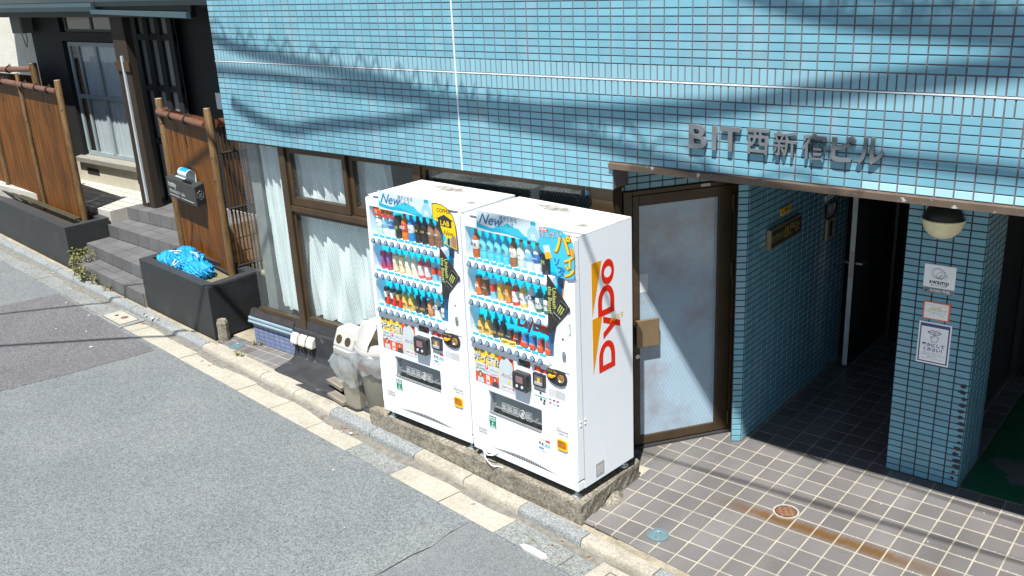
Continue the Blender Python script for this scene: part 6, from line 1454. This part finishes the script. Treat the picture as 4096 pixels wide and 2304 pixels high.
disc_cover('drain_cover', 'round grey steel cleanout cover in the tiles near the kerb', 1.022, -0.578, 0.075, 0.003)
disc_cover('drain_cover', 'rusty round drain grate with a pale ring in the tiles', 1.601, 0.170, 0.090, 0.003, True)
disc_cover('drain_cover', 'faint round cover in the pavement beside the marker stone', -4.40, -0.115, 0.085, 0.0005)
# square utility cover in the left gutter and meter box lid at lower right
UC = thing('utility_cover', 'square concrete utility cover with a rusty hole in the left gutter', 'utility cover', (-6.46, -0.29, ZR+0.009), TH)
part('frame', MB().box(-0.33, 0.33, -0.155, 0.155, -0.03, 0.006), conc_grey, UC)
part('lid', MB().box(-0.24, 0.24, -0.11, 0.11, 0.0, 0.0095), conc_cream, UC)
part('joint', MB().box(-0.248, 0.248, -0.118, 0.118, 0.0, 0.0072), mat('joint_dark', (0.03, 0.03, 0.03), rough=0.9), UC)
part('hole', MB().cyl((0.05, 0.03, 0.008), (0.05, 0.03, 0.0105), 0.045, n=18), mat('rust_plate', S(140, 112, 90, 2.4), rough=0.8, var=0.2), UC)
part('hole', MB().cyl((-0.10, 0.0, 0.008), (-0.10, 0.0, 0.0105), 0.025, n=14), V_BLACK, UC)
MC = thing('meter_cover', 'large pale meter box cover set in the gutter at lower right', 'utility cover', st(0.42, -0.34)+(ZR+0.007,), TH)
part('frame', MB().box(-0.20, 0.52, -0.30, 0.19, -0.03, 0.008), conc_cream, MC)
part('joint', MB().box(-0.10, 0.46, -0.245, 0.135, 0.0, 0.0092), MATS['joint_dark'], MC)
part('lid', MB().box(-0.09, 0.45, -0.235, 0.125, 0.0, 0.0115), speckle('lid_concrete', S(176, 168, 146, 2.6), S(240, 232, 210, 2.6), 60, 3.0, bump=0.3), MC)
rl_ = part('lid_round', MB().lathe([(0.062, 0.008), (0.062, 0.0135), (0.054, 0.0140), (0, 0.0140)], 24, (-0.005, 0.03, 0)), MATS.get('rusty_iron') or V_GREY, MC)
for a in range(0, 180, 30): part('rib', MB().box(-0.045, 0.045, -0.004, 0.004, 0.0140, 0.0165).xf(Matrix.Translation((-0.005, 0.03, 0)) @ Matrix.Rotation(R(a), 4, 'Z')), mat('worn_iron', S(176, 132, 104, 2.4)), rl_)
# painted dab and litter
solo('paint_dab', MB().pz([st(-0.34, -0.375), st(-0.28, -0.395), st(-0.12, -0.393), st(-0.09, -0.365), st(-0.13, -0.335), st(-0.26, -0.335), st(-0.33, -0.35)], -0.062, -0.047), mat('road_paint_white', S(250, 250, 246, 2.8), rough=0.7, var=0.04), 'thick white paint dab at the gutter edge', 'paint mark')
solo('road_crack', MB().tube([(-0.206, -1.131, ZR+0.0005), (-0.235, -1.3, ZR+0.0005), (-0.22, -1.48, ZR+0.0005), (-0.27, -1.66, ZR+0.0005), (-0.30, -1.95, ZR+0.0005), (-0.42, -2.3, ZR+0.0005)], 0.005, 5), mat('crack_dark', (0.02, 0.02, 0.021), rough=0.95), 'thin dark crack line across the asphalt in front of the machines', 'crack')
rnd = random.Random(11)
buttm = mat('litter_white', S(244, 240, 232, 2.6), rough=0.8); petal = mat('litter_tan', S(206, 160, 110, 2.6), rough=0.8, var=0.2)
lit = MB()
spots = [(-7.6, -0.38), (-7.2, -0.33), (-7.0, -0.5), (-6.9, -0.45), (-7.4, -0.7), (-6.4, -0.75), (-5.9, -0.95), (-6.8, -0.9), (-8.3, 0.02), (-8.1, -0.05), (-6.1, -0.16), (-6.0, -0.14), (-5.95, -0.17), (-5.9, -0.13), (-2.2, -0.68), (-2.05, -0.72), (-1.95, -0.70), (-1.2, -0.86), (-0.35, -0.93), (-1.6, -1.2), (-0.9, -1.7), (-3.9, -0.58), (-0.2, -1.0), (-9.2, 0.2), (-9.0, 0.15), (-1.05, -0.98), (0.9, 0.5), (2.1, 0.62), (1.7, 0.35), (2.5, 0.35), (1.3, -0.3), (2.7, 0.9)]
litter = []
for i, (x, y) in enumerate(spots):
    u_, v_ = su(x, y); z = (ZR+0.002 if v_ < -0.11 else 0.003)
    l = rnd.uniform(0.007, 0.018)*(0.5 if v_ > 0.3 else 1)*(1.6 if x < -5 else 1); w_ = l*rnd.uniform(0.4, 0.7); a = rnd.uniform(0, 6.28)
    mb = MB().add([(-l, -w_, 0.002), (l, -w_*0.6, 0.006), (l*0.7, w_, 0.003), (-l*0.8, w_*0.7, 0.010)], [(0, 1, 2, 3)]).xf(Matrix.Translation((x, y, z+0.002)) @ Matrix.Rotation(a, 4, 'Z'))
    lit.add(mb.v, mb.f)
o = solo('litter', lit, buttm, 'scattered pale scraps and petals along the gutter and pavement', 'litter'); o['kind'] = 'stuff'
lf = MB()
for (x, y, n_, sp_) in ((-9.1, 0.16, 8, 0.25), (-8.3, 0.0, 7, 0.25), (-6.05, -0.18, 10, 0.16), (-2.1, -0.68, 6, 0.15), (-7.2, -0.25, 6, 0.3), (-4.4, -0.5, 4, 0.4), (0.5, -0.98, 4, 0.2)):
    for k in range(n_):
        px_, py_ = x+rnd.gauss(0, sp_), y+rnd.gauss(0, sp_*0.25)
        u_, v_ = su(px_, py_); z = (ZR+0.003 if v_ < -0.11 else 0.004); l = rnd.uniform(0.010, 0.024)
        mb = MB().add([(-l, 0, 0.002), (0, -l*0.45, 0.007), (l, 0, 0.003), (0, l*0.45, 0.008)], [(0, 1, 2), (0, 2, 3)]).xf(Matrix.Translation((px_, py_, z)) @ Matrix.Rotation(rnd.uniform(0, 6.28), 4, 'Z'))
        lf.add(mb.v, mb.f)
o = solo('fallen_leaves', lf, petal, 'small dry tan leaves and bits lying along the kerb', 'litter'); o['kind'] = 'stuff'
# ================================================================ weeds
LEAF = mat('weed_leaf', S(140, 142, 72, 2.2), rough=0.6, var=0.3, scale=20, island=0.2)
STEM = mat('weed_stem', S(120, 110, 50, 2.2), rough=0.7)
def weed(label, x, y, z, h, n, seed, spread=0.10):
    rnd = random.Random(seed); T = thing('weed', label, 'weed', (x, y, z), 0, 'weeds along the kerb')
    for s_ in range(n):
        bx, by_ = rnd.uniform(-spread, spread)*0.5, rnd.uniform(-spread, spread)*0.4
        hh = h*rnd.uniform(0.6, 1.0); tip = Vector((bx+rnd.uniform(-0.04, 0.04), by_+rnd.uniform(-0.04, 0.04), hh))
        part('stem', MB().tube([(bx, by_, 0), ((bx+tip.x)/2, (by_+tip.y)/2, hh*0.5), tip], [0.006, 0.005, 0.003], 5), STEM, T)
        lv = MB(); m = max(8, int(hh/0.018))
        for k in range(m):
            f = 0.15+0.85*k/m; p = Vector((bx, by_, 0)).lerp(tip, f); p.z = hh*f
            a = k*2.4+rnd.uniform(-0.3, 0.3); L_ = (0.035+0.045*math.sin(f*2.6))*rnd.uniform(0.8, 1.2)*(h/0.25)**0.5
            d = Vector((math.cos(a), math.sin(a), 0.35-0.5*(1-f))); sd_ = Vector((-math.sin(a), math.cos(a), 0.0))*L_*0.17
            q1 = p+d*L_*0.5+Vector((0, 0, 0.006)); q2 = p+d*L_-Vector((0, 0, L_*0.28))
            lv.add([p, q1+sd_, q2, q1-sd_, q1+Vector((0, 0, -0.004))], [(0, 1, 4), (1, 2, 4), (2, 3, 4), (3, 0, 4)])
        part('leaves', lv, LEAF, T, kind='stuff')
weed('tall leafy weed at the foot of the steps beside the left planter', -8.50, 0.235, 0.0, 0.36, 5, 1, 0.22)
weed('bushy weed on the lowest step corner', -8.40, 0.36, 0.16, 0.24, 3, 2, 0.14)
weed('leafy weed at the kerb in front of the lowest step', -8.16, 0.16, 0.0, 0.24, 5, 3, 0.22)
weed('small dry weed against the lowest riser', -7.83, 0.15, 0.0, 0.16, 3, 4, 0.08)
weed('tiny sprout on the kerb before the steps', -7.42, 0.10, 0.0, 0.09, 3, 5, 0.08)
weed('small green weed at the base of the lavender tiled wall', -4.20, 0.02, 0.0, 0.06, 4, 6, 0.10)
weed('tiny weed on the kerb by the faint round cover', -4.13, -0.27, 0.0, 0.06, 3, 7, 0.06)
# ================================================================ overhead cables (above the frame; they throw the soft lines on the facade)
CAB = mat('cable_black', (0.015, 0.015, 0.016), rough=0.6)
SV = Vector((0.44, -1.0, 2.25))
def cable(label, pts, t, r, helix=0.0):
    P = [Vector(p)+SV*tt for p, tt in zip(pts, t if isinstance(t, (list, tuple)) else [t]*len(pts))]
    path = []
    for i in range(len(P)-1):
        for k in range(8):
            f = k/8; p0 = P[max(i-1, 0)]; p1 = P[i]; p2 = P[i+1]; p3 = P[min(i+2, len(P)-1)]
            path.append(0.5*((2*p1)+(p2-p0)*f+(2*p0-5*p1+4*p2-p3)*f*f+(3*p1-p0-3*p2+p3)*f**3))
    path.append(P[-1])
    T = thing('overhead_cable', label, 'cable', (0, 0, 0), 0, 'overhead utility cables')
    part('cable', MB().tube(path, r, 8), CAB, T, smooth=60)
    if helix:
        hp = []; n = len(path)*10
        for k in range(n):
            f = k/(n-1)*(len(path)-1); i = min(int(f), len(path)-2); p = path[i].lerp(path[i+1], f-i)
            a = k*0.085; hp.append(p+Vector((0.03*math.sin(2*a), 0.02*math.cos(a), helix*abs(math.sin(a))**0.8)))
        part('spiral_hanger', MB().tube(hp, 0.0075, 5), CAB, T)
    return T
def fac(px, pz): return (px, 0, pz)
CABLES = [
 ('thick cable bundle sagging along the street over the facade', [fac(-6.0, 3.62), fac(-4.17, 3.15), fac(-3.59, 3.03), fac(-3.03, 2.97), fac(-2.35, 2.89), fac(-1.84, 2.83), fac(-1.37, 2.73), fac(-1.07, 2.69), fac(-0.78, 2.64), fac(-0.5, 2.59), fac(0.13, 2.52), fac(0.6, 2.44), fac(2.0, 2.2)], 1.5, 0.027, 0.17),
 ('second cable running below the bundle over the facade', [fac(-6.0, 2.92), fac(-4.0, 2.85), fac(-3.14, 2.82), fac(-2.63, 2.78), fac(-1.75, 2.73), fac(-0.9, 2.71), fac(-0.2, 2.71), fac(0.44, 2.74), fac(0.83, 2.78), fac(1.47, 2.86), fac(1.99, 2.94), fac(2.46, 3.02), fac(2.8, 3.08), fac(5.0, 3.5)], 1.7, 0.024, 0),
 ('low cable rising toward the right over the facade', [fac(-4.02, 2.56), fac(-3.79, 2.47), fac(-3.48, 2.39), fac(-3.15, 2.36), fac(-2.73, 2.42), fac(-2.35, 2.46), fac(-1.99, 2.49), fac(-1.51, 2.57), fac(-1.19, 2.64), fac(-0.5, 2.67), fac(0.4, 2.70), fac(1.1, 2.79), fac(2.0, 2.98), fac(3.4, 3.2)], 1.55, 0.029, 0),
 ('upper cable above the right half of the facade', [fac(0.6, 3.72), fac(1.45, 3.42), fac(1.89, 3.32), fac(2.36, 3.27), fac(2.77, 3.23), fac(4.0, 3.15), fac(6.0, 3.0)], 1.5, 0.028, 0.10),
 ('topmost cable above the right half of the facade', [fac(1.0, 3.60), fac(1.96, 3.44), fac(2.49, 3.37), fac(2.76, 3.33), fac(4.5, 3.1)], 1.6, 0.018, 0.08),
 ('cable over the signboard right of the letters', [fac(1.7, 2.60), fac(2.15, 2.575), fac(2.58, 2.56), fac(2.85, 2.55), fac(4.0, 2.5)], 1.8, 0.022, 0),
]
for lb, pts, t, r_, hx in CABLES: cable(lb, pts, t, r_, hx)
cable('thin wire crossing the street near the left planter', [(-9.4, -2.9, ZR), (-7.94, -1.04, ZR), (-7.1, 0.0, ZR), (-6.2, 1.1, ZR)], 2.6, 0.020)
cable('thin wire crossing the street near the right planter', [(-8.6, -3.1, ZR), (-6.85, -1.52, ZR), (-5.35, -0.19, ZR), (-4.2, 0.83, ZR)], 2.6, 0.024)
cable('thin wire above the entrance paving', [(-0.8, 0.25, 0), (1.03, 0.363, 0), (1.9, 0.40, 0), (3.04, 0.468, 0), (5.5, 0.6, 0)], 3.0, 0.017)
cable('thin wire above the entrance threshold', [(0.0, 1.03, 0), (1.3, 1.00, 0), (2.1, 0.975, 0), (2.9, 0.94, 0), (5.5, 0.88, 0)], 3.0, 0.013)
flush_text()
